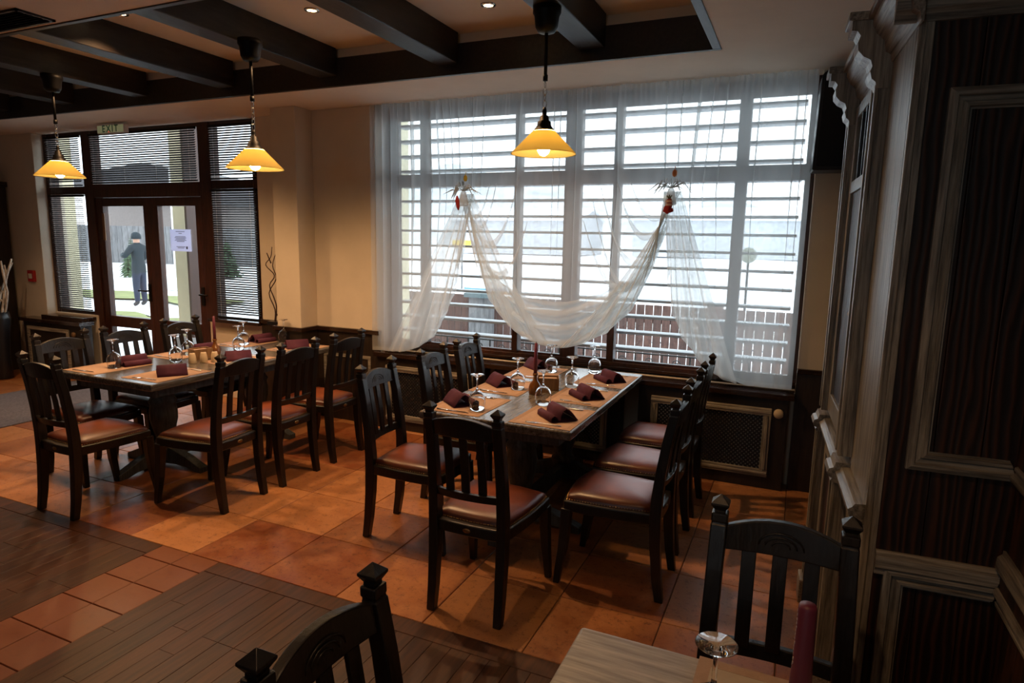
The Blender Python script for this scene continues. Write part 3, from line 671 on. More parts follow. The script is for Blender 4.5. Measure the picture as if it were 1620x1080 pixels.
spotlight(-4.20, 3.04, ZR, 'glowing recessed spotlight by the near coffer edge above the middle beams', 110)
spotlight(-5.19, 3.49, ZR, 'glowing recessed spotlight in the coffer bay right of the left pendant lamp', 110)
spotlight(-7.05, 3.2, ZR, 'recessed spotlight in the farthest left coffer bay', 110)
spotlight(-.25, .75, ZC, 'recessed spotlight in the near ceiling above the foreground table', 32)
spotlight(-2.6, .75, ZC, 'recessed spotlight in the near ceiling above the plank aisle', 22)
def pendant(x, y, label, drop):
    p = empty('pendant_lamp', (x, y, 2.965), 0, label, 'pendant lamp', 'pendant lamps hanging from the beams')
    MB().lathe([(.075, 0), (.075, -.03), (.066, -.045), (.060, -.10), (.045, -.125), (.016, -.13), (.0, -.13)], 20).build('canopy', 'cap_black', p)
    r = MB().tube([(0, 0, -.125), (0, 0, -.34)], .010, 8).tube([(0, 0, -.34), (0, 0, -.37)], .014, 8); r.build('rod', 'cap_black', p)
    zt = drop+.245                      # top of the cap above rim
    c = MB(); z = -.375; top = zt-2.965; n = max(4, round((z-top)/.034)); st = (z-top)/n
    for k in range(n):
        pts = [(.0105*sin(t)*(1 if k % 2 else 0), .0105*sin(t)*(0 if k % 2 else 1), z-st*(k+.5)+st*.62*cos(t)) for t in [2*pi*i/10 for i in range(11)]]
        c.tube(pts, .0023, 5, cap=False)
    c.build('chain', 'chrome', p)
    B = drop-2.965
    MB().lathe([(.008, .245), (.012, .225), (.012, .205), (.022, .200), (.026, .175), (.036, .170), (.038, .150), (.055, .128), (.06, .122)], 20).build('socket_cap', 'cap_black', p, (0, 0, B))
    MB().lathe([(.057, .126), (.062, .120), (.175, .006), (.178, 0), (.173, .003), (.060, .114)], 40, cap=False).build('shade', 'shade_glass', p, (0, 0, B))
    MB().sphere((0, 0, .030), .034, 16, 10, (1, 1, 1.15)).build('bulb', 'bulb_glow', p, (0, 0, B))
pendant(-1.325, 3.36, 'amber glass pendant lamp hanging in front of the sheer curtain', 2.215)
pendant(-3.28, 3.23, 'amber glass pendant lamp hanging beside the plaster pier', 2.175)
pendant(-5.50, 3.36, 'amber glass pendant lamp hanging at far left by the exit sign', 2.185)
# ================================================================== SHEER CURTAIN
CY = 4.845
OUT = [(-3.57, .72), (-3.22, .735), (-3.06, .79), (-2.89, .91), (-2.78, 1.11), (-2.69, 1.31), (-2.61, 1.64), (-2.575, 1.95), (-2.56, 2.05), (-2.54, 1.95), (-2.48, 1.64), (-2.40, 1.38), (-2.28, 1.17), (-2.16, 1.05), (-2.04, .97), (-1.90, .92), (-1.76, .90), (-1.65, .91), (-1.55, .94), (-1.34, 1.05), (-1.15, 1.24), (-1.02, 1.53), (-.92, 1.85), (-.90, 2.0), (-.885, 1.68), (-.86, 1.35), (-.79, 1.12), (-.66, .94), (-.52, .81), (-.29, .745), (.015, .745)]
cur = empty('sheer_curtain', (-1.78, CY, .72), 0, 'white sheer voile curtain tied up in two swags across the big window', 'curtain')
rc = random.Random(4)
folds = sorted([rc.uniform(-3.5, -.05) for _ in range(24)]+[-3.52, -3.44, -3.35, -1.83, -1.78, -.10, -.05])
fp = [(c, rc.uniform(.008, .022), rc.uniform(.02, .05)) for c in folds]
def sheet_pt(s, t):
    b = lerp_tab(s, OUT); z = 2.895+(b-2.895)*t
    x = s; y = 0
    k = 1-.75*max(0, min(1, (2.3-z)/1.4)) if z < 2.3 else 1
    dk = min(abs(s+2.56), abs(s+.90)); kk = min(1, dk/.25) if z < 2.3 else 1
    for c, w_, a in fp:
        u = (s-c)/w_
        if abs(u) < 4: x += -1.6*w_*u*exp(-u*u*.8)*k*kk*1.25; y += a*.55*exp(-u*u*.5)*k
    y += (.010*sin(s*21)+.007*sin(s*47+1.))*(.4+.6*k)
    y += .010*sin(s*170)*max(0, (z-2.72)/.18)
    # cloth pulled towards the knots
    for kx in (-2.57, -.89):
        g = exp(-((s-kx)/.35)**2)
        if z < 2.9: x += (kx-s)*g*.30*max(0, min(1, (2.9-z)/.75))*(1 if z > 2.1 else max(0, 1-(2.1-z)/.6))
    return (x+1.78, y, z-.72)
S = [-3.57+3.585*i/420 for i in range(421)]
P = [[sheet_pt(s, (j/44)) for s in S] for j in range(45)]
MB().grid(P).build('voile_sheet', 'sheer_voile', cur, fix=False)
def fan(K, pts, n, amp, pl, yoff, name, sag=.0, start=.0, wk=.13):
    T = []; d = [0]
    for a, b in zip(pts, pts[1:]): d.append(d[-1]+sqrt((a[0]-b[0])**2+(a[1]-b[1])**2))
    tabx = [(q, p[0]) for q, p in zip(d, pts)]; tabz = [(q, p[1]) for q, p in zip(d, pts)]
    rows = []
    for j in range(26):
        t = start+(1-start)*j/25; row = []
        for i in range(n+1):
            q = d[-1]*i/n; bx, bz = lerp_tab(q, tabx), lerp_tab(q, tabz)
            w0 = wk*(i/n-.5)
            x = K[0]+w0*(1-t)+(bx-K[0])*t; z = K[1]+(bz-K[1])*t-sag*4*t*(1-t)*(abs(bx-K[0]))
            ph = i/n*pl*2*pi
            y = yoff+amp*sin(ph)*(1-.45*t)*min(1, .35+t*2)+amp*.4*sin(ph*2.3+1)*t
            row.append((x+1.78+.012*cos(ph)*t, y, z-.72))
        rows.append(row)
    MB().grid(rows).build(name, 'sheer_gather', cur, fix=False)
HS = [-3.56+3.57*i/300 for i in range(301)]
MB().grid([[(sheet_pt(s_, 1.)[0], sheet_pt(s_, 1.)[1]-.006, sheet_pt(s_, 1.)[2]+dz) for s_ in HS] for dz in (0, .016, .032)]).build('hem', 'sheer_gather', cur, fix=False)
K1, K2 = (-2.565, 2.12), (-.885, 2.12)
fan(K1, [(-3.38, .73), (-3.22, .738), (-3.06, .79), (-2.89, .91), (-2.78, 1.11), (-2.69, 1.31), (-2.61, 1.64)], 90, .030, 5, -.045, 'gathered_drape')
fan(K1, [(-2.50, 1.66), (-2.40, 1.38), (-2.28, 1.17), (-2.10, 1.01), (-1.95, .94), (-1.80, .905)], 90, .030, 4, -.045, 'gathered_swag', .10)
fan(K2, [(-.945, 1.78), (-1.02, 1.53), (-1.15, 1.24), (-1.34, 1.05), (-1.55, .94), (-1.72, .905)], 90, .034, 6, -.05, 'gathered_swag', .10)
fan(K2, [(-.885, 1.55), (-.86, 1.35), (-.79, 1.12), (-.66, .94), (-.52, .815), (-.36, .755)], 80, .032, 5, -.045, 'gathered_drape')
def festoon(a, b, dip, wd, y):
    rows = []
    for j in range(25):
        t = j/24; x = a[0]+(b[0]-a[0])*t; z = a[1]+(b[1]-a[1])*t-dip*4*t*(1-t)
        rows.append([(x+1.78, y-.012*sin(pi*q), z-.72-wd*(q-.5)*(.35+sin(pi*t))) for q in (0, .25, .5, .75, 1)])
    MB().grid(rows).build('festoon_fold', 'sheer_gather', cur, fix=False)
for b, dip, wd in (((-2.10, 2.25), .42, .05), ((-2.30, 2.2), .26, .035), ((-2.02, 1.9), .50, .05), ((-2.36, 2.2), .16, .03)): festoon((-2.55, 2.02), b, dip, wd, -.03)
for b, dip, wd in (((-1.30, 2.2), .30, .04), ((-1.42, 2.15), .48, .045), ((-1.20, 2.2), .16, .03), ((-1.55, 1.9), .55, .05), ((-1.48, 2.05), .62, .04)): festoon((-.90, 2.0), b, dip, wd, -.03)
# the swag itself: a band of cloth hanging between the two knots, folded along its length
SW = [p for p in OUT if -2.55 < p[0] < -.905]
NS = 120; band = []
for j in range(25):
    row = []; d = j/24
    for i in range(NS+1):
        u = i/NS; x = SW[0][0]+(SW[-1][0]-SW[0][0])*u; b = lerp_tab(x, OUT)
        wv_ = .34*sin(pi*min(1, max(0, u)))**.7+.03
        zz = b+d*wv_; xx = x+(.05*d*sin(2*pi*u))
        row.append((xx+1.78, -.03-.030*sin(d*19+1.2*sin(u*5))*(.35+.65*sin(pi*u)), zz-.72))
    band.append(row)
MB().grid(band).build('swag_band', 'sheer_gather', cur, fix=False)
# tie-back ornaments
def ornament(K, kind, label, seed):
    o = empty('curtain_ornament', (K[0], CY-.10, K[1]), 0, label, 'ornament', 'straw ornaments on the curtain ties'); r = random.Random(seed)
    for k in range(11):
        a = RAD(-25+230*k/10); lg = r.uniform(.10, .20); dr = r.uniform(.02, .07)
        pts = [(0, 0, .02), (.5*lg*cos(a), -.01, .02+.35*lg*abs(sin(a))+.01), (lg*cos(a), 0, .02+.2*lg*sin(a)-dr)]
        MB().tube(pts, [.012, .022, .003], 6, flat=.15).build('straw_leaf', 'straw_fibre', o)
    MB().lathe([(.0, .03), (.022, .01), (.030, -.03), (.045, -.09), (.03, -.10), (0, -.10)], 14).build('bunch', 'sheer_gather', o)
    if kind == 'drop':
        MB().tube([(-.035, -.045, -.02), (-.03, -.05, -.06), (-.022, -.05, -.11), (-.02, -.05, -.135)], [.006, .018, .014, .005], 10).build('red_drop', 'felt_red', o)
    else:
        m = Matrix.Translation((0, -.05, 0))
        st = MB().tube([(0, 0, -.06), (.002, 0, -.10), (-.01, 0, -.13), (-.022, 0, -.155)], [.016, .022, .028, .022], 10, M=m).tube([(-.02, 0, -.145), (.03, 0, -.135)], [.020, .013], 10, M=m); s = st.build('stocking', 'felt_red', o)
        for z in (-.085, -.108): MB().lathe([(.0245, z), (.0265, z+.008), (.0255, z+.016)], 14, M=m, cap=False).build('stripe', 'felt_stripe', s)
        for a in (-.6, 0, .6): MB().tube([(0, -.05, -.06), (.03*sin(a), -.055, -.06+.03*cos(a))], .005, 6).build('bow', 'olive', s)
ornament(K1, 'drop', 'pale straw ornament with a red drop on the left curtain tie', 1)
ornament(K2, 'stocking', 'pale straw ornament with a red stocking on the right curtain tie', 2)
for x, c, lb in ((-2.565, 'yellow_paint', 'small yellow pin above the left curtain tie'), (-.872, 'orange_paint', 'small orange pin above the right curtain tie')):
    hk = MB().sphere((0, 0, 0), .020, 10, 8, (.9, .6, 1.3)).tube([(0, 0, .02), (0, .01, .05)], .003, 5).build('curtain_pin', c, loc=(x, CY-.07, 2.245)); tag(hk, lb, 'pin')

# ================================================================== TABLES
def top_obj(t, hw, hl, z, mat, th=.048):
    MB().box(-hw, hw, -hl, hl, z-th, z).build('tabletop', mat, t, bevel=.010, seg=3)
def pedestal_table(name, x0, x1, y0, y1, z, label, mat='table_wood', p_off=.45):
    cx, cy = (x0+x1)/2, (y0+y1)/2; hw, hl = (x1-x0)/2, (y1-y0)/2
    t = empty(name, (cx, cy, 0), 0, label, 'table')
    top_obj(t, hw, hl, z, mat)
    ap = MB().box(-hw+.10, hw-.10, -hl+.10, -hl+.125, z-.12, z-.048).box(-hw+.10, hw-.10, hl-.125, hl-.10, z-.12, z-.048).box(-hw+.10, -hw+.125, -hl+.125, hl-.125, z-.12, z-.048).box(hw-.125, hw-.10, -hl+.125, hl-.125, z-.12, z-.048)
    ap.build('apron', 'table_leg_wood', t, bevel=.003)
    for s in (-1, 1):
        yy = s*(hl-p_off)
        MB().lathe([(.105, z-.12), (.105, z-.16), (.085, z-.18), (.082, z-.23), (.10, z-.26), (.088, z-.285), (.098, z-.34), (.098, z-.40), (.075, z-.50), (.062, z-.56), (.085, z-.585), (.085, z-.61), (.07, z-.63), (.075, .05)][::-1], 28, (0, yy, 0)).build('pedestal', 'table_leg_wood', t)
        for dx, dy in ((1, 0), (-1, 0), (0, s)):
            ft = [(0, .02), (0, .16), (.10, .145), (.25, .10), (.36, .055), (.40, .04), (.40, 0), (.34, 0), (.26, .022), (.14, .03)]
            M = Matrix.Translation((0, yy, 0)) @ Matrix.Rotation(atan2(dy, dx), 4, 'Z')
            MB().prism(ft, -.035, .035, 'y', M).build('foot', 'table_leg_wood', t, bevel=.004)
    MB().box(-.03, .03, -(hl-p_off), hl-p_off, .05, .14).build('stretcher', 'table_leg_wood', t, bevel=.004)
    return t
TZ = .762
T1 = pedestal_table('dining_table', -1.955, -1.025, 3.09, 4.78, TZ, 'weathered wooden dining table set for six in front of the big window')
T2 = pedestal_table('dining_table', -4.825, -3.835, 2.80, 4.62, TZ, 'weathered wooden dining table set for six near the entrance doors')
T3 = pedestal_table('dining_table', -.445, .52, .25, 1.485, TZ, 'pale weathered table corner at the bottom right foreground', 'table_wood_pale', .36)
# ================================================================== CHAIRS
def make_chair():
    c = empty('dining_chair'); W = 'chair_wood'
    for s in (-1, 1):
        pth = [(.175, -.250, 0), (.175, -.232, .12), (.175, -.218, .28), (.176, -.212, .42), (.176, -.214, .52), (.175, -.226, .66), (.172, -.248, .82), (.170, -.272, .945), (.170, -.274, .952), (.170, -.275, .957), (.170, -.276, .980)]
        szs = [(.040, .040), (.044, .046), (.047, .052), (.048, .056), (.048, .054), (.047, .048), (.046, .044), (.046, .043), (.040, .037), (.046, .043), (.046, .043)]
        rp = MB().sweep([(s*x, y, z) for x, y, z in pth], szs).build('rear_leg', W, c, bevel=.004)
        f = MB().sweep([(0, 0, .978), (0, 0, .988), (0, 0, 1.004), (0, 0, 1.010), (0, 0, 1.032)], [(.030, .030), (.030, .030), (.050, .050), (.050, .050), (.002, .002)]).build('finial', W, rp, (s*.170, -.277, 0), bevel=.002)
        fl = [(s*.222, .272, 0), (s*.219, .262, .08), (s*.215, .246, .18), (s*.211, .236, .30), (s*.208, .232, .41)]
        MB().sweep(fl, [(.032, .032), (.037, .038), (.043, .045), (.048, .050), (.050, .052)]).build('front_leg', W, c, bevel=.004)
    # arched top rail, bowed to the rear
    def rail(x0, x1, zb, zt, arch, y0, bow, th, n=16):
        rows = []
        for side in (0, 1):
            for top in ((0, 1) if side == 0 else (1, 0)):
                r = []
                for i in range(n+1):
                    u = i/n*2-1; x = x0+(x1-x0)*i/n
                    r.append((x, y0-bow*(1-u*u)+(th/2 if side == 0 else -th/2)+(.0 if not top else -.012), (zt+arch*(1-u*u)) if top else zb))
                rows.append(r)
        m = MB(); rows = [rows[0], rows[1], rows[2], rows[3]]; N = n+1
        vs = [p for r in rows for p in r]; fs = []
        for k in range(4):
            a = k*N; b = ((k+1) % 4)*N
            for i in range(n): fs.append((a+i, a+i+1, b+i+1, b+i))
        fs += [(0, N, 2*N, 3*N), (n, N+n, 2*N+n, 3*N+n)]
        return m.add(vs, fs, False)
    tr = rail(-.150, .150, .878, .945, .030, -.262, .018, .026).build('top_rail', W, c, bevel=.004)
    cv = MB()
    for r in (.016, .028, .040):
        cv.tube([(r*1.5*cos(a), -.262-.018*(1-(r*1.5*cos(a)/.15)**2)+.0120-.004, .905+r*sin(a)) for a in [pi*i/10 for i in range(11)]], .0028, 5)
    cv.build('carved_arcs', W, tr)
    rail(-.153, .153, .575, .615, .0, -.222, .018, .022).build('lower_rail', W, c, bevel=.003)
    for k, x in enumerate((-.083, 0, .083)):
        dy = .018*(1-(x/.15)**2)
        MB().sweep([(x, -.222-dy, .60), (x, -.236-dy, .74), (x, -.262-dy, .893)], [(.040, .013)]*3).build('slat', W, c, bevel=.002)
    # seat frame
    def outline(fw, rw, yf, yr, n=10, bowf=.03, bows=.012):
        p = []
        for i in range(n+1): u = i/n*2-1; p.append((u*fw, yf+bowf*(1-u*u)))
        for i in range(1, n): t = i/n; p.append((fw+(rw-fw)*t+bows*sin(pi*t), yf+(yr-yf)*t))
        for i in range(n+1): u = 1-i/n*2; p.append((u*rw, yr-.012*(1-u*u)))
        for i in range(1, n): t = i/n; p.append((-rw+(rw-fw)*t-bows*sin(pi*t), yr+(yf-yr)*t))
        return p
    o1 = outline(.228, .190, .245, -.222)
    MB().prism(o1, .395, .452, 'z').build('seat_frame', W, c, bevel=.008, seg=3)
    o2 = outline(.212, .178, .232, -.188); n = len(o2); rings = []
    for k in range(9):
        t = k/8; sc_ = 1-(t**2.2)*1.0 if k < 8 else 0; h = .452+.050*sin(pi/2*min(1, (t*1.15)))**.75
        rings.append([(x*sc_, .01+(y-.01)*sc_, h) for x, y in o2])
    vs = [p for r in rings[:-1] for p in r]+[(0, .01, .503)]; fs = []
    for k in range(7):
        for i in range(n): fs.append((k*n+i, k*n+(i+1) % n, (k+1)*n+(i+1) % n, (k+1)*n+i))
    e = len(vs)-1
    for i in range(n): fs.append((7*n+i, 7*n+(i+1) % n, e))
    cu_ = MB().add(vs, fs, True).build('seat_cushion', 'leather', c)
    nm = MB(); per = o2+[o2[0]]; acc = 0
    for a, b in zip(per, per[1:]):
        Lg = sqrt((a[0]-b[0])**2+(a[1]-b[1])**2); q = 0
        while acc+q < Lg or q == 0:
            if q+acc > Lg: break
            t = (q+acc)/Lg; x, y = a[0]+(b[0]-a[0])*t, a[1]+(b[1]-a[1])*t
            nm.add([(x-.0035, y, .456), (x, y-.0035, .456), (x+.0035, y, .456), (x, y+.0035, .456), (x*1.012, y*1.012, .4605)], [(0, 1, 4), (1, 2, 4), (2, 3, 4), (3, 0, 4)], True); q += .014
        acc = 0
    nm.build('nail_trim', 'brass', cu_, kind='stuff')
    MB().lathe([(.020, 0), (.020, .003), (.016, .005), (0, .005)], 18, M=Matrix.Translation((.0, -.232, .424)) @ Matrix.Rotation(RAD(90), 4, 'X') @ Matrix.Scale(.55, 4, (0, 1, 0))).build('maker_plate', 'brass', c)
    return c
CH = make_chair()
def tree_of(o): return [(k, tree_of(k)) for k in kids(o)]
CT = tree_of(CH)
def dup(o, T, parent):
    c = o.copy(); COL.objects.link(c); c.parent = parent
    for k, tt in T: dup(k, tt, c)
    return c
chairs = [
 (-1.305, 2.70, 0 , 'dark slatted chair seen from behind at the near end of the centre table', 'centre'),
 (-1.985, 3.13, -90+4, 'dark slatted chair on the left of the centre table, nearest the viewer', 'centre'),
 (-1.985, 3.765, -90+3, 'dark slatted chair on the left of the centre table, middle of the three', 'centre'),
 (-1.985, 4.265, -90+2, 'dark slatted chair on the left of the centre table, nearest the window', 'centre'),
 (-.755, 3.165, 90, 'dark chair with leather seat right of the centre table, nearest the viewer', 'centre'),
 (-.765, 3.70, 90-1, 'dark chair with leather seat right of the centre table, middle of the three', 'centre'),
 (-.765, 4.26, 90-1, 'dark chair with leather seat right of the centre table, nearest the window', 'centre'),
 (-4.115, 2.575, -2, 'dark slatted chair at the near end of the left table', 'door'),
 (-3.475, 2.955, 90+3, 'dark slatted chair on the right of the left table, nearest the viewer', 'door'),
 (-3.465, 3.475, 90, 'dark slatted chair on the right of the left table, middle of the three', 'door'),
 (-3.465, 4.02, 90, 'dark slatted chair on the right of the left table, nearest the pier', 'door'),
 (-4.66, 2.91, -90-2, 'dark chair tucked under the left side of the left table, nearest the viewer', 'door'),
 (-4.645, 3.40, -90, 'dark chair left of the left table, silhouetted by the left door leaf', 'door'),
 (-4.70, 3.97, -90+3, 'dark chair left of the left table, silhouetted by the right door leaf', 'door'),
 (.015, 1.60, 180, 'dark slatted chair facing the viewer behind the foreground table', 'front'),
 (-.545, .935, -90, 'dark slatted chair back cropped at the bottom edge, left of the foreground table', 'front')]
for i, (x, y, a, lb, g) in enumerate(chairs):
    c = CH if i == 0 else dup(CH, CT, None)
    c.location = (x, y, 0); c.rotation_euler.z = RAD(a)
    tag(c, lb, 'chair', {'centre': 'chairs around the centre table', 'door': 'chairs around the left table', 'front': 'chairs at the foreground table'}[g])
# ================================================================== TABLE SETTINGS
ZT = TZ+.0005
def proto_mat(name, mat, bmat):
    m = MB().box(-.18, .18, -.225, .225, 0, .0012).build(name, mat)
    MB().box(-.18, .18, -.225, -.195, .0012, .0016).box(-.18, .18, .195, .225, .0012, .0016).box(-.18, -.15, -.195, .195, .0012, .0016).box(.15, .18, -.195, .195, .0012, .0016).build('border', bmat, m)
    return m
def proto_glass():
    g = empty('wine_glass')
    MB().lathe([(.036, 0), (.041, .02), (.044, .045), (.042, .07), (.032, .092), (.014, .106), (.006, .112), (.0, .1125), (.0, .108), (.010, .103), (.0285, .090), (.0395, .07), (.0418, .045), (.0388, .02), (.0342, 0), (.036, 0)], 32, cap=False).build('bowl', 'wine_glass', g)
    MB().lathe([(0, .1125), (.0058, .113), (.0045, .125), (.0042, .165), (.007, .178), (.016, .1865), (.034, .191), (.0365, .1925), (.035, .1945), (0, .195)], 28, cap=False).build('stem_and_foot', 'wine_glass', g)
    return g
def proto_napkin():
    # ribbon cross-section in (y,z), extruded along x: a big loop with a small roll behind it
    path = [(.066, .002), (.050, .020), (.032, .044), (.012, .064), (-.006, .070), (-.024, .060), (-.034, .036), (-.038, .010), (-.050, .008), (-.058, .026), (-.074, .036), (-.092, .026), (-.094, .006), (-.076, .002), (-.03, .002), (.02, .002), (.063, .0035)]
    th = .004; rows = []
    for x in (-.095, .095):
        rows.append([(x, y, z) for y, z in path])
    m = MB().grid(rows).build('folded_napkin', 'napkin_cloth'); s = m.modifiers.new('thickness', 'SOLIDIFY'); s.thickness = th; s.offset = 1
    return m
def proto_knife():
    k = empty('table_knife')
    MB().tube([(0, -.105, .004), (0, -.08, .0045), (0, -.02, .004), (0, -.005, .003)], [.0055, .006, .005, .004], 8, flat=.6).build('handle', 'chrome', k)
    MB().prism([(-.004, -.008), (-.008, .02), (-.009, .07), (-.004, .105), (.003, .095), (.005, .0), (.004, -.008)], .0015, .0032, 'z').build('blade', 'chrome', k)
    return k
def proto_fork():
    k = empty('table_fork')
    MB().tube([(0, -.10, .003), (0, -.06, .004), (0, 0, .0065), (0, .035, .005)], [.006, .005, .003, .0035], 8, flat=.5).build('handle', 'chrome', k)
    MB().prism([(-.004, .03), (-.011, .05), (-.011, .062), (.011, .062), (.011, .05), (.004, .03)], .003, .005, 'z').build('head', 'chrome', k)
    for x in (-.009, -.003, .003, .009): MB().tube([(x, .060, .004), (x, .085, .002), (x, .105, .005)], [.0018, .0018, .001], 5).build('tine', 'chrome', k)
    return k
PM, PP, PG, PN, PK, PF = proto_mat('placemat', 'placemat_paper', 'placemat_border'), proto_mat('placemat', 'placemat_pale', 'placemat_paper'), proto_glass(), proto_napkin(), proto_knife(), proto_fork()
PT = {o: tree_of(o) for o in (PM, PP, PG, PN, PK, PF)}; used = set()
def put(o, x, y, z, rz, label, cat, group):
    c = o if o not in used else dup(o, PT[o], None); used.add(o)
    c.location = (x, y, z); c.rotation_euler = (0, 0, RAD(rz)); tag(c, label, cat, group); return c
rs = random.Random(21)
ZM = ZT+.0018
def setting(tname, side, where, mx, my, gl, nk, nrot, pale=False, fork=True, knife=True, napkin=True):
    at = '%s side of the %s, %s' % (side, tname, where); s = 1 if side == 'right' else -1
    put(PP if pale else PM, mx, my, ZT, rs.uniform(-1.5, 1.5), 'brown paper placemat on the '+at, 'placemat', 'placemats')
    gg = put(PG, gl[0], gl[1], ZM, rs.uniform(0, 90), 'upturned wine glass on the '+at, 'glass', 'upturned wine glasses'); gg.scale = (1.14, 1.14, 1.08)
    if napkin: put(PN, nk[0], nk[1], ZM, nrot, 'folded burgundy napkin on the '+at, 'napkin', 'burgundy napkins')
    # fork to the left hand, knife to the right hand of the sitter
    if fork: put(PF, mx+.01*s, my-.185*s, ZM, 90*s+rs.uniform(-6, 6), 'steel fork on the '+at, 'fork', 'forks')
    if knife: put(PK, mx+.01*s, my+.185*s, ZM, 90*s+rs.uniform(-5, 5), 'steel knife on the '+at, 'knife', 'knives')
W3 = ('nearest the viewer', 'middle of the row', 'farthest from the viewer')
for k, y in enumerate((3.345, 3.89, 4.44)):
    setting('centre table', 'right', W3[k], -1.215, y, (-1.365, (3.56, 4.10, 4.63)[k]), (-1.175, y-.01), -45)
    setting('centre table', 'left', W3[k], -1.765, y+.01, (-1.665, (3.265, 3.86, 4.50)[k]), (-1.83, (3.34, 3.93, 4.60)[k]), 140)
for k, y in enumerate((3.06, 3.70, 4.36)):
    setting('left table', 'right', W3[k], -4.045, y+.03, (-4.40, (3.44, 4.06, 4.60)[k]), ((-4.0, -4.05, -4.05)[k], y+.03), -125)
    setting('left table', 'left', W3[k], -4.63, y, (-4.57, (3.06, 3.69, 4.28)[k]), (-4.58, (3.21, 3.86, 4.5)[k]), 78)
setting('foreground table', 'right', 'cropped at the bottom edge', .03, 1.26, (-.09, 1.225), (.3, .9), 0, True, False, False, False)
for o_ in (): pass
put(PK, -.155, 1.20, ZM, 172, 'steel knife beside the glass on the foreground table', 'knife', 'knives')
# centre pieces
def bottle_candle(x, y, lb_b, lb_c, h=.21, z0=ZT, bottle=True, lean=0):
    zb = z0
    if bottle:
        b = empty('bottle_candlestick', (x, y, z0), 0, lb_b, 'bottle', 'bottle candlesticks')
        MB().lathe([(0, .002), (.036, .0), (.041, .008), (.042, .045), (.034, .070), (.018, .088), (.013, .105), (.013, .13)], 20).build('glass_body', 'amber_glass', b)
        MB().lathe([(.015, .122), (.017, .126), (.017, .136), (.0135, .138)], 16, cap=False).build('collar', 'amber_glass', b)
        zb = z0+.134
    c = empty('taper_candle', (x, y, zb), 0, lb_c, 'candle', 'burgundy taper candles')
    MB().lathe([(.012, 0), (.0115, h*.5), (.0095, h), (.004, h+.003), (0, h+.003)], 14).build('wax', 'candle_wax', c)
    MB().tube([(0, 0, h), (.001, 0, h+.012)], .0012, 5).build('wick', 'black_plastic', c)
bottle_candle(-1.515, 3.80, 'brown glass bottle candlestick on the centre table', 'tall burgundy candle in the bottle on the centre table', .20)
bottle_candle(-4.36, 3.78, 'brown glass bottle candlestick on the left table', 'tall burgundy candle in the bottle on the left table', .19)
def open_box(x, y, rz, label):
    b = empty('wooden_box', (x, y, ZT), RAD(rz), label, 'box', 'wooden condiment boxes')
    MB().box(-.075, .075, -.055, .055, 0, .008).box(-.075, .075, -.055, -.047, .008, .085).box(-.075, .075, .047, .055, .008, .085).box(-.075, -.067, -.047, .047, .008, .085).box(.067, .075, -.047, .047, .008, .085).build('case', 'box_wood', b, bevel=.002)
    MB().box(-.06, .06, -.04, .04, .008, .075).build('packets', 'placemat_paper', b, bevel=.004)
open_box(-1.49, 3.97, 20, 'small wooden condiment box on the centre table')
open_box(-4.34, 3.62, 75, 'small wooden condiment box on the left table')
for k, (x, y) in enumerate(((-4.23, 3.45), (-4.19, 3.52), (-4.14, 3.58))):
    s = empty('ceramic_shaker', (x, y, ZT), 0, ('cream ceramic shaker on the left table, leftmost of three', 'cream ceramic shaker on the left table, middle of three', 'cream ceramic shaker on the left table, rightmost of three')[k], 'shaker', 'cream shakers')
    MB().lathe([(.0, 0), (.026, 0), (.029, .006), (.027, .05), (.021, .075), (.019, .080), (0, .081)], 18).build('body', 'cream_ceramic', s); MB().lathe([(0, .0812), (.010, .0812), (0, .0822)], 10).build('holes', 'placemat_border', s)
c = empty('taper_candle', (.073, 1.40, ZT), 0, 'thick burgundy candle on the foreground table, cropped at the bottom', 'candle', 'burgundy taper candles')
MB().lathe([(.026, 0), (.028, .01), (.024, .03), (.0205, .10), (.0185, .235), (.016, .242), (0, .242)], 20).build('wax', 'candle_wax', c)
rw = random.Random(2); dr = MB()
for k in range(16): zz = .09+.009*k; dr.sphere((-.0195+.0005*k*.2, -.004+rw.uniform(-.004, .004), zz), .0028, 6, 5, (.6, 1, 1.4))
dr.build('wax_drips', 'wax_drip', c, kind='stuff')

# ================================================================== OUTDOORS
GZ = -.06
snow = MB()
R_ = random.Random(9); N = 60
def gh(x, y): return GZ+.05*sin(x*.35)*cos(y*.27)*min(1, max(0, (y-9)/8))+max(0, y-13)*.012
snow.grid([[(-75+120*i/N, 5.2+110*(j/N)**1.6, gh(-75+120*i/N, 5.2+110*(j/N)**1.6)) for i in range(N+1)] for j in range(N+1)])
g = snow.build('snowy_ground', 'snow'); tag(g, 'snow covered ground outside the windows', 'ground', kind='structure')
# window bars outside
bars = empty('window_grille', (-1.77, 5.24, .88), 0, 'row of pale horizontal bars outside the big window', 'grille')
bm_ = box_mesh('bar', 3.46, .14, .020, 'aluminium_bar', .002)
for k in range(16):
    z = .88+.1345*k
    o = bpy.data.objects.new('bar', bm_); COL.objects.link(o); o.parent = bars; o.location = (0, 0, z-.88)
for x in (-1.5, -.035, 1.311): MB().box(x-.008, x+.008, .05, .066, -.12, 2.05).build('upright', 'post_paint', bars)
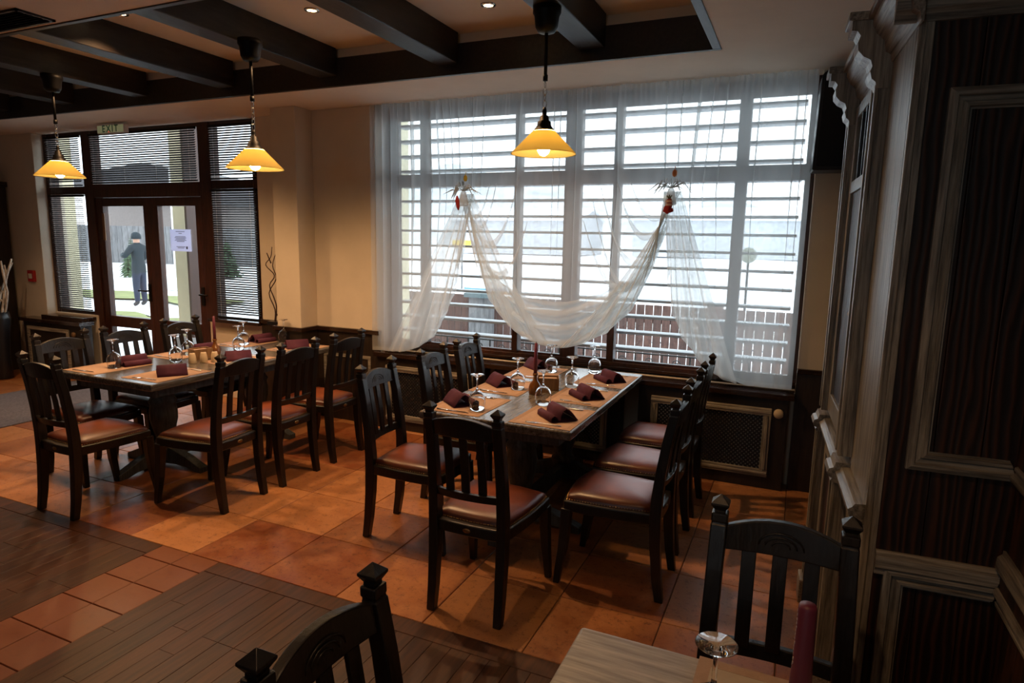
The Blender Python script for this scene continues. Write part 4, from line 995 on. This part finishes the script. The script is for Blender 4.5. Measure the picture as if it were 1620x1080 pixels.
# picket fence
fen = empty('picket_fence', (-4, 9.0, GZ), 0, 'brown picket fence beyond the big window', 'fence')
pm = box_mesh('picket', .112, .02, .86, 'fence_wood', .004)
for k in range(72):
    x = -8.6+.122*k+4
    if abs(x+4-(-4.47)) < .27: continue
    o = bpy.data.objects.new('picket', pm); COL.objects.link(o); o.parent = fen; o.location = (x, 0, .09+.43)
for z in (.30, .72): MB().box(-4.6, 4.4, .015, .05, z-.03, z+.03).build('fence_rail', 'fence_wood', fen)
for x in (-7.9, -1.0, .6):
    MB().box(x+4-.10, x+4+.10, -.10, .10, 0, 1.0).build('fence_post', 'fence_wood', fen, bevel=.005)
gp = empty('gate_post', (-4.47, 8.95, GZ), 0, 'broad grey green gate post in the picket fence', 'post')
MB().box(-.17, .17, -.17, .17, 0, .93).build('shaft', 'grey_wood', gp, bevel=.006); MB().box(-.23, .23, -.23, .23, .93, 1.0).build('cap', 'post_paint', gp, bevel=.008)
# wrought iron railing nearer the window
ir = empty('iron_railing', (-2.6, 7.0, GZ), 0, 'low wrought iron railing with scrolls in front of the picket fence', 'railing')
for z in (.12, .42, .60): MB().box(-3.2, 2.2, -.012, .012, z-.008, z+.008).build('rail', 'black_metal', ir)
for k in range(19): MB().box(-3.2+.3*k-.008, -3.2+.3*k+.008, -.008, .008, 0, .60).build('baluster', 'black_metal', ir)
scr = MB().tube([(.05*(1-t/14)*cos(t*.75), 0, .51+.05*(1-t/14)*sin(t*.75)) for t in range(13)], .006, 5).build('scroll', 'black_metal', ir, (-3.05, 0, 0))
for k in range(1, 18):
    o = bpy.data.objects.new('scroll', scr.data); COL.objects.link(o); o.parent = ir; o.location = (-3.05+.3*k, 0, 0)
# boulders
bmesh_r = []
def boulder(x, y, s, label, seed):
    r = random.Random(seed); bm = bmesh.new(); bmesh.ops.create_icosphere(bm, subdivisions=3, radius=1)
    ph = [r.uniform(0, 6) for _ in range(6)]
    for v in bm.verts:
        c = v.co; f = 1+.12*sin(3*c.x+ph[0])+.1*sin(4*c.y+ph[1])+.1*sin(3.5*c.z+ph[2]); v.co = Vector((c.x*f*s*1.25, c.y*f*s, c.z*f*s*.72))
    for f in bm.faces: f.smooth = True
    me = bpy.data.meshes.new('boulder'); bm.to_mesh(me); bm.free(); me.materials.append(MATS['stone'])
    o = bpy.data.objects.new('boulder', me); COL.objects.link(o); o.location = (x, y, gh(x, y)+s*.5); tag(o, label, 'rock', 'boulders on the snow bank')
for i, (x, y, s) in enumerate([(-2.55, 12.6, .30), (-1.95, 12.9, .26), (-1.55, 12.4, .2), (-3.1, 13.0, .25), (-.8, 12.8, .28), (-.2, 12.5, .22)]):
    boulder(x, y, s, ['large pale boulder beyond the fence, left of the right swag gap', 'pale boulder in the gap right of the centre swag', 'small pale boulder just left of the right curtain drape', 'pale boulder behind the centre swag, leftmost of the row', 'pale boulder behind the right curtain drape', 'small boulder behind the right curtain edge'][i], i+3)
bank = MB(); bank.grid([[(-4.2+5.5*i/24, 11.6+2.6*j/10, gh(0, 12)+.42*sin(pi*min(1, .25+j/10*.9))*(.7+.3*sin(i*.9+j))-.25) for i in range(25)] for j in range(11)])
tag(bank.build('snow_bank', 'snow'), 'snow bank under the boulders beyond the fence', 'snow', kind='stuff')
for i, (x, y, s) in enumerate([(-2.5, 6.1, .10), (-1.2, 6.0, .12), (-.95, 6.15, .09), (-.5, 6.05, .11), (-2.0, 6.2, .08)]):
    boulder(x, y, s, ['small stone outside, left of the centre mullion foot', 'grey stone outside below the right mullion', 'little stone outside next to the stone below the right mullion', 'grey stone outside below the right curtain drape', 'little stone outside behind the candle'][i], i+40)
# barrel
br = empty('water_tank', (-6.55, 13.2, gh(-6, 13)), 0, 'white tank with a blue band beyond the gate post', 'tank')
MB().lathe([(0, 0), (.42, 0), (.47, .3), (.48, .6), (.46, .95), (.40, 1.08), (.12, 1.15), (0, 1.15)], 24).build('body', 'white_sign', br); MB().lathe([(.485, .62), (.49, .66), (.485, .72)], 24, cap=False).build('band', 'blue_paint', br); MB().lathe([(.10, 1.15), (.10, 1.2), (0, 1.2)], 14).build('lid', 'hazed_grey', br)
# hills and houses, their haze painted into pale colours
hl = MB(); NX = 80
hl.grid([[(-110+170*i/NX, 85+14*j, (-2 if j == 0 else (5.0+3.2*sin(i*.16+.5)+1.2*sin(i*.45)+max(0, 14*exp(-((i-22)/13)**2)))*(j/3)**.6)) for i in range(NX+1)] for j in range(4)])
tag(hl.build('wooded_hill', 'hill_painted_haze'), 'wooded hill on the horizon, pale with painted haze', 'hill', kind='structure')
def house(x, y, w_, d, h, label, wall='house_wall', rz=0, wins=3):
    H_ = empty('house', (x, y, gh(x, y)), RAD(rz), label, 'house')
    MB().box(-w_/2, w_/2, -d/2, d/2, 0, h).prism([(-d/2, h), (d/2, h), (0, h+d*.14)], -w_/2, w_/2, 'x').build('wall', wall, H_)
    for s in (-1, 1):
        a = atan2(d*.14, d/2); lg = sqrt((d/2)**2+(d*.14)**2)+.1
        MB().box(-w_/2-.4, w_/2+.4, 0, lg, 0, .15, Matrix.Translation((0, s*(d/2+.33), h-.21)) @ Matrix.Rotation(s*-a if s < 0 else pi-(-a) if False else s*-a, 4, 'X') @ Matrix.Scale(-s, 4, (0, 1, 0))).build('roof', 'snow', H_)
    for k in range(wins):
        f = MB().box(-.5, .5, -.05, 0, -.6, .6).build('window', 'frame_wood', H_, (-w_/2+w_*(k+.5)/wins, -d/2-.01, h*.55)); MB().box(-.42, .42, -.06, -.05, -.52, .52).build('pane', 'window_glass', f)
house(-24, 58, 12, 8, 3.2, 'distant low house with snowy roof seen behind the left mullions', 'hazed_grey', 0, 0)
house(-7, 62, 14, 8, 3.4, 'distant low house with snowy roof seen behind the centre of the window', 'hazed_grey', 0, 0)
house(9, 60, 9, 7, 3.2, 'distant low house with snowy roof behind the right curtain drape', 'hazed_grey', 0, 0)
def fir(x, y, h, label, grp='small firs in the snow'):
    f = empty('fir_tree', (x, y, gh(x, y)), random.uniform(0, 6), label, 'tree', grp)
    MB().tube([(0, 0, 0), (0, 0, h*.95)], [.05*h*.6, .01], 7).build('trunk', 'bark', f)
    m = MB(); r = random.Random(int(abs(x)*100)); n = int(9+h*4)
    for k in range(n):
        z = h*(.10+.88*k/n); L_ = h*.36*(1-k/n)+.05
        for j in range(9):
            a = 2*pi*j/9+k*.7+r.uniform(-.2, .2); q = L_*r.uniform(.75, 1.1); c_, s_ = cos(a), sin(a); w_ = q*.22
            m.add([(0, 0, z), (q*.6*c_-w_*s_, q*.6*s_+w_*c_, z-q*.1), (q*c_, q*s_, z-q*.30), (q*.6*c_+w_*s_, q*.6*s_-w_*c_, z-q*.1), (q*.5*c_, q*.5*s_, z+q*.08)], [(0, 1, 4), (1, 2, 4), (2, 3, 4), (3, 0, 4)])
    m.build('foliage', 'fir_green', f)
fir(-27.5, 19.6, 1.6, 'small fir seen through the left door leaf, behind the lawn'); fir(-24.6, 17.4, 1.2, 'little fir seen low through the left door leaf'); fir(-25.4, 21.5, 1.7, 'small fir just left of the standing person')
fir(-21.6, 19.5, 1.9, 'dark fir seen through the right door leaf')
# outside the entrance
for i, (x0, x1, y0, y1) in enumerate(((-24, -13.5, 11.6, 13.0), (-17.5, -10.2, 8.7, 9.6))):
    p = MB().grid([[(x0+(x1-x0)*a/14, y0+(y1-y0)*b/5+.25*sin(a*1.3+b), gh(x0, y0)+.035) for a in range(15)] for b in range(6)]).build('lawn_patch', 'grass_patch'); tag(p, ['strip of bare grass in the snow behind the standing person', 'strip of bare grass in the snow before the standing person'][i], 'grass')
tag(MB().box(-60, -9, 14.2, 16.4, GZ+.03, GZ+.06).build('outdoor_path', 'pavement'), 'pale cleared road outside the entrance', 'road')
tag(MB().box(-9.6, -5.9, 5.2, 7.4, GZ-.02, GZ+.045).build('entrance_paving', 'pavement'), 'pale paving just outside the entrance doors', 'paving')
bw = empty('grey_timber_fence', (-30, 23, gh(-30, 23)), RAD(14), 'grey timber fence in the distance behind the standing person', 'fence')
bmx = box_mesh('board', .30, .05, 1.9, 'grey_wood', .01)
for k in range(52):
    o = bpy.data.objects.new('board', bmx); COL.objects.link(o); o.parent = bw; o.location = (-8+.315*k, 0, 1.05)
for z in (.4, 1.6): MB().box(-8.2, 8.4, .03, .10, z, z+.12).build('rail', 'grey_wood', bw)
tag(MB().lathe([(.09, 0), (.075, 5.0), (0, 5.0)], 12).build('pole', 'white_sign', loc=(-26.2, 20.8, 0)), 'white pole standing outside in line with the left door leaf', 'pole')
colm = empty('porch_column', (-7.60, 6.25, GZ), 0, 'beige rendered porch column outside the right door leaf', 'column')
MB().box(-.11, .11, -.14, .14, .42, 3.2).build('shaft', 'beige_render', colm, bevel=.01); MB().box(-.15, .15, -.18, .18, 0, .42).build('plinth', 'beige_plinth', colm, bevel=.01); MB().box(.11, .15, -.13, .13, .42, 3.2).build('corner_board', 'frame_wood', colm)
col2 = empty('porch_column', (-9.92, 6.0, GZ), 0, 'beige rendered porch column outside the left side light', 'column')
MB().box(-.15, .15, -.15, .15, .42, 3.2).build('shaft', 'beige_render', col2, bevel=.01); MB().box(-.19, .19, -.19, .19, 0, .42).build('plinth', 'beige_plinth', col2, bevel=.01)
col3 = empty('porch_column', (-3.90, 5.75, GZ), 0, 'beige rendered column outside the left edge of the big window', 'column')
MB().box(-.06, .06, -.15, .15, .42, 3.2).build('shaft', 'beige_render', col3, bevel=.01); MB().box(-.08, .08, -.17, .17, 0, .42).build('plinth', 'beige_plinth', col3, bevel=.01)
nb = empty('neighbour_building', (-31.5, 27, gh(-31, 27)), RAD(12), 'brown neighbouring building with a dark sloping roof behind the entrance', 'building')
MB().box(-7, 7, 0, 6, 0, 3.6).build('wall', 'house_brown', nb); MB().prism([(-8.2, 3.75), (8.2, 2.9), (8.2, 3.2), (-3.5, 5.6), (-8.2, 4.9)], -.5, 6.5, 'y').build('roof', 'roof_dark', nb)
sg = empty('sandwich_board', (-19.6, 17.2, gh(-19, 17)), RAD(-30), 'white board sign with a red mark outside the right door leaf', 'sign')
MB().box(-.75, .75, -.02, .02, .15, 1.25).build('board', 'white_sign', sg); MB().prism([(.10, .45), (.50, .45), (.25, .78)], -.03, -.021, 'y').build('red_mark', 'red_paint', sg); MB().sphere((-.15, -.02, .6), .10, 10, 8, (1, .1, 1)).build('dark_mark', 'boot_black', sg)
for x in (-.6, .6): MB().box(x-.03, x+.03, 0, .04, 0, .2).build('leg', 'grey_wood', sg)
gl_ = empty('globe_lamp', (-1.15, 16.5, gh(-1, 16)), 0, 'dark globe garden lamp on a thin post beyond the fence', 'lamp')
MB().tube([(0, 0, 0), (0, 0, 1.35)], .03, 8).build('post', 'black_metal', gl_); MB().sphere((0, 0, 1.52), .19, 16, 12).build('globe', 'olive', gl_)
ur = empty('folded_parasol', (.55, 13.6, gh(0, 13)), 0, 'orange folded parasol outside behind the right curtain edge', 'parasol')
MB().tube([(0, 0, 0), (0, 0, 2.7)], .03, 8).build('pole', 'grey_wood', ur); MB().lathe([(.10, .9), (.19, 1.1), (.20, 1.7), (.13, 2.3), (.03, 2.65), (0, 2.66)], 14).build('canopy', 'orange_paint', ur)
yl = empty('garden_sign', (-10.6, 19.5, gh(-10, 19)), 0, 'small yellow sign on a post behind the left curtain knot', 'sign')
MB().box(-.35, .35, -.02, .02, 1.45, 1.7).build('board', 'yellow_paint', yl); MB().tube([(0, .03, 0), (0, .03, 1.7)], .03, 6).build('post', 'grey_wood', yl)
# person standing outside, seen from behind
pe = empty('person', (-14.44, 10.45, 0), RAD(100), 'person in a dark blue coat and jeans standing outside the entrance', 'person')
def skin_body(name, J, E, mat, parent, root=0, sub=2):
    me = bpy.data.meshes.new(name); me.from_pydata([j[:3] for j in J], E, []); o = bpy.data.objects.new(name, me); COL.objects.link(o)
    sk = o.modifiers.new('skin', 'SKIN'); sk.use_smooth_shade = True; me.skin_vertices[0].data
    for v, j in zip(me.skin_vertices[0].data, J): v.radius = j[3]; v.use_root = False
    me.skin_vertices[0].data[root].use_root = True
    s = o.modifiers.new('sub', 'SUBSURF'); s.levels = sub; s.render_levels = sub
    dg = bpy.context.evaluated_depsgraph_get(); m2 = bpy.data.meshes.new_from_object(o.evaluated_get(dg)); bpy.data.objects.remove(o)
    m2.materials.append(MATS[mat]); o2 = bpy.data.objects.new(name, m2); COL.objects.link(o2); o2.parent = parent; return o2
J = [(0, 0, .92, (.16, .13)), (0, 0, 1.12, (.15, .115)), (0, .01, 1.30, (.18, .12)), (0, .01, 1.44, (.14, .09)), (0, .01, 1.50, (.06, .06)), (0, .02, 1.58, (.075, .08)), (0, .02, 1.70, (.08, .09)),
     (-.17, .01, 1.41, (.08, .08)), (-.30, .10, 1.20, (.062, .062)), (-.16, .30, 1.22, (.048, .048)), (-.08, .34, 1.27, (.035, .03)),
     (.17, .01, 1.41, (.08, .08)), (.27, .06, 1.15, (.06, .06)), (.16, .24, 1.08, (.047, .047)), (.10, .29, 1.10, (.035, .03)),
     (-.09, 0, .82, (.10, .10)), (-.10, .01, .48, (.075, .08)), (-.11, -.01, .10, (.055, .06)), (-.12, .10, .045, (.05, .04)),
     (.09, 0, .82, (.10, .10)), (.10, .01, .48, (.075, .08)), (.11, -.01, .10, (.055, .06)), (.12, .10, .045, (.05, .04))]
E_ = [(0, 1), (1, 2), (2, 3), (3, 4), (4, 5), (5, 6), (3, 7), (7, 8), (8, 9), (9, 10), (3, 11), (11, 12), (12, 13), (13, 14), (0, 15), (15, 16), (16, 17), (17, 18), (0, 19), (19, 20), (20, 21), (21, 22)]
body = skin_body('body', J, E_, 'coat_blue', pe)
body.data.materials.append(MATS['jeans_blue']); body.data.materials.append(MATS['boot_black']); body.data.materials.append(MATS['skin'])
for p in body.data.polygons:
    z = p.center.z; p.material_index = 2 if z < .14 else 1 if z < .80 else 3 if 1.52 < z < 1.62 else 0
MB().lathe([(.105, 1.61), (.112, 1.66), (.10, 1.72), (.06, 1.765), (0, 1.775)], 16, (0, .02, 0)).build('hat', 'coat_blue', pe)
bpy.context.view_layer.update()
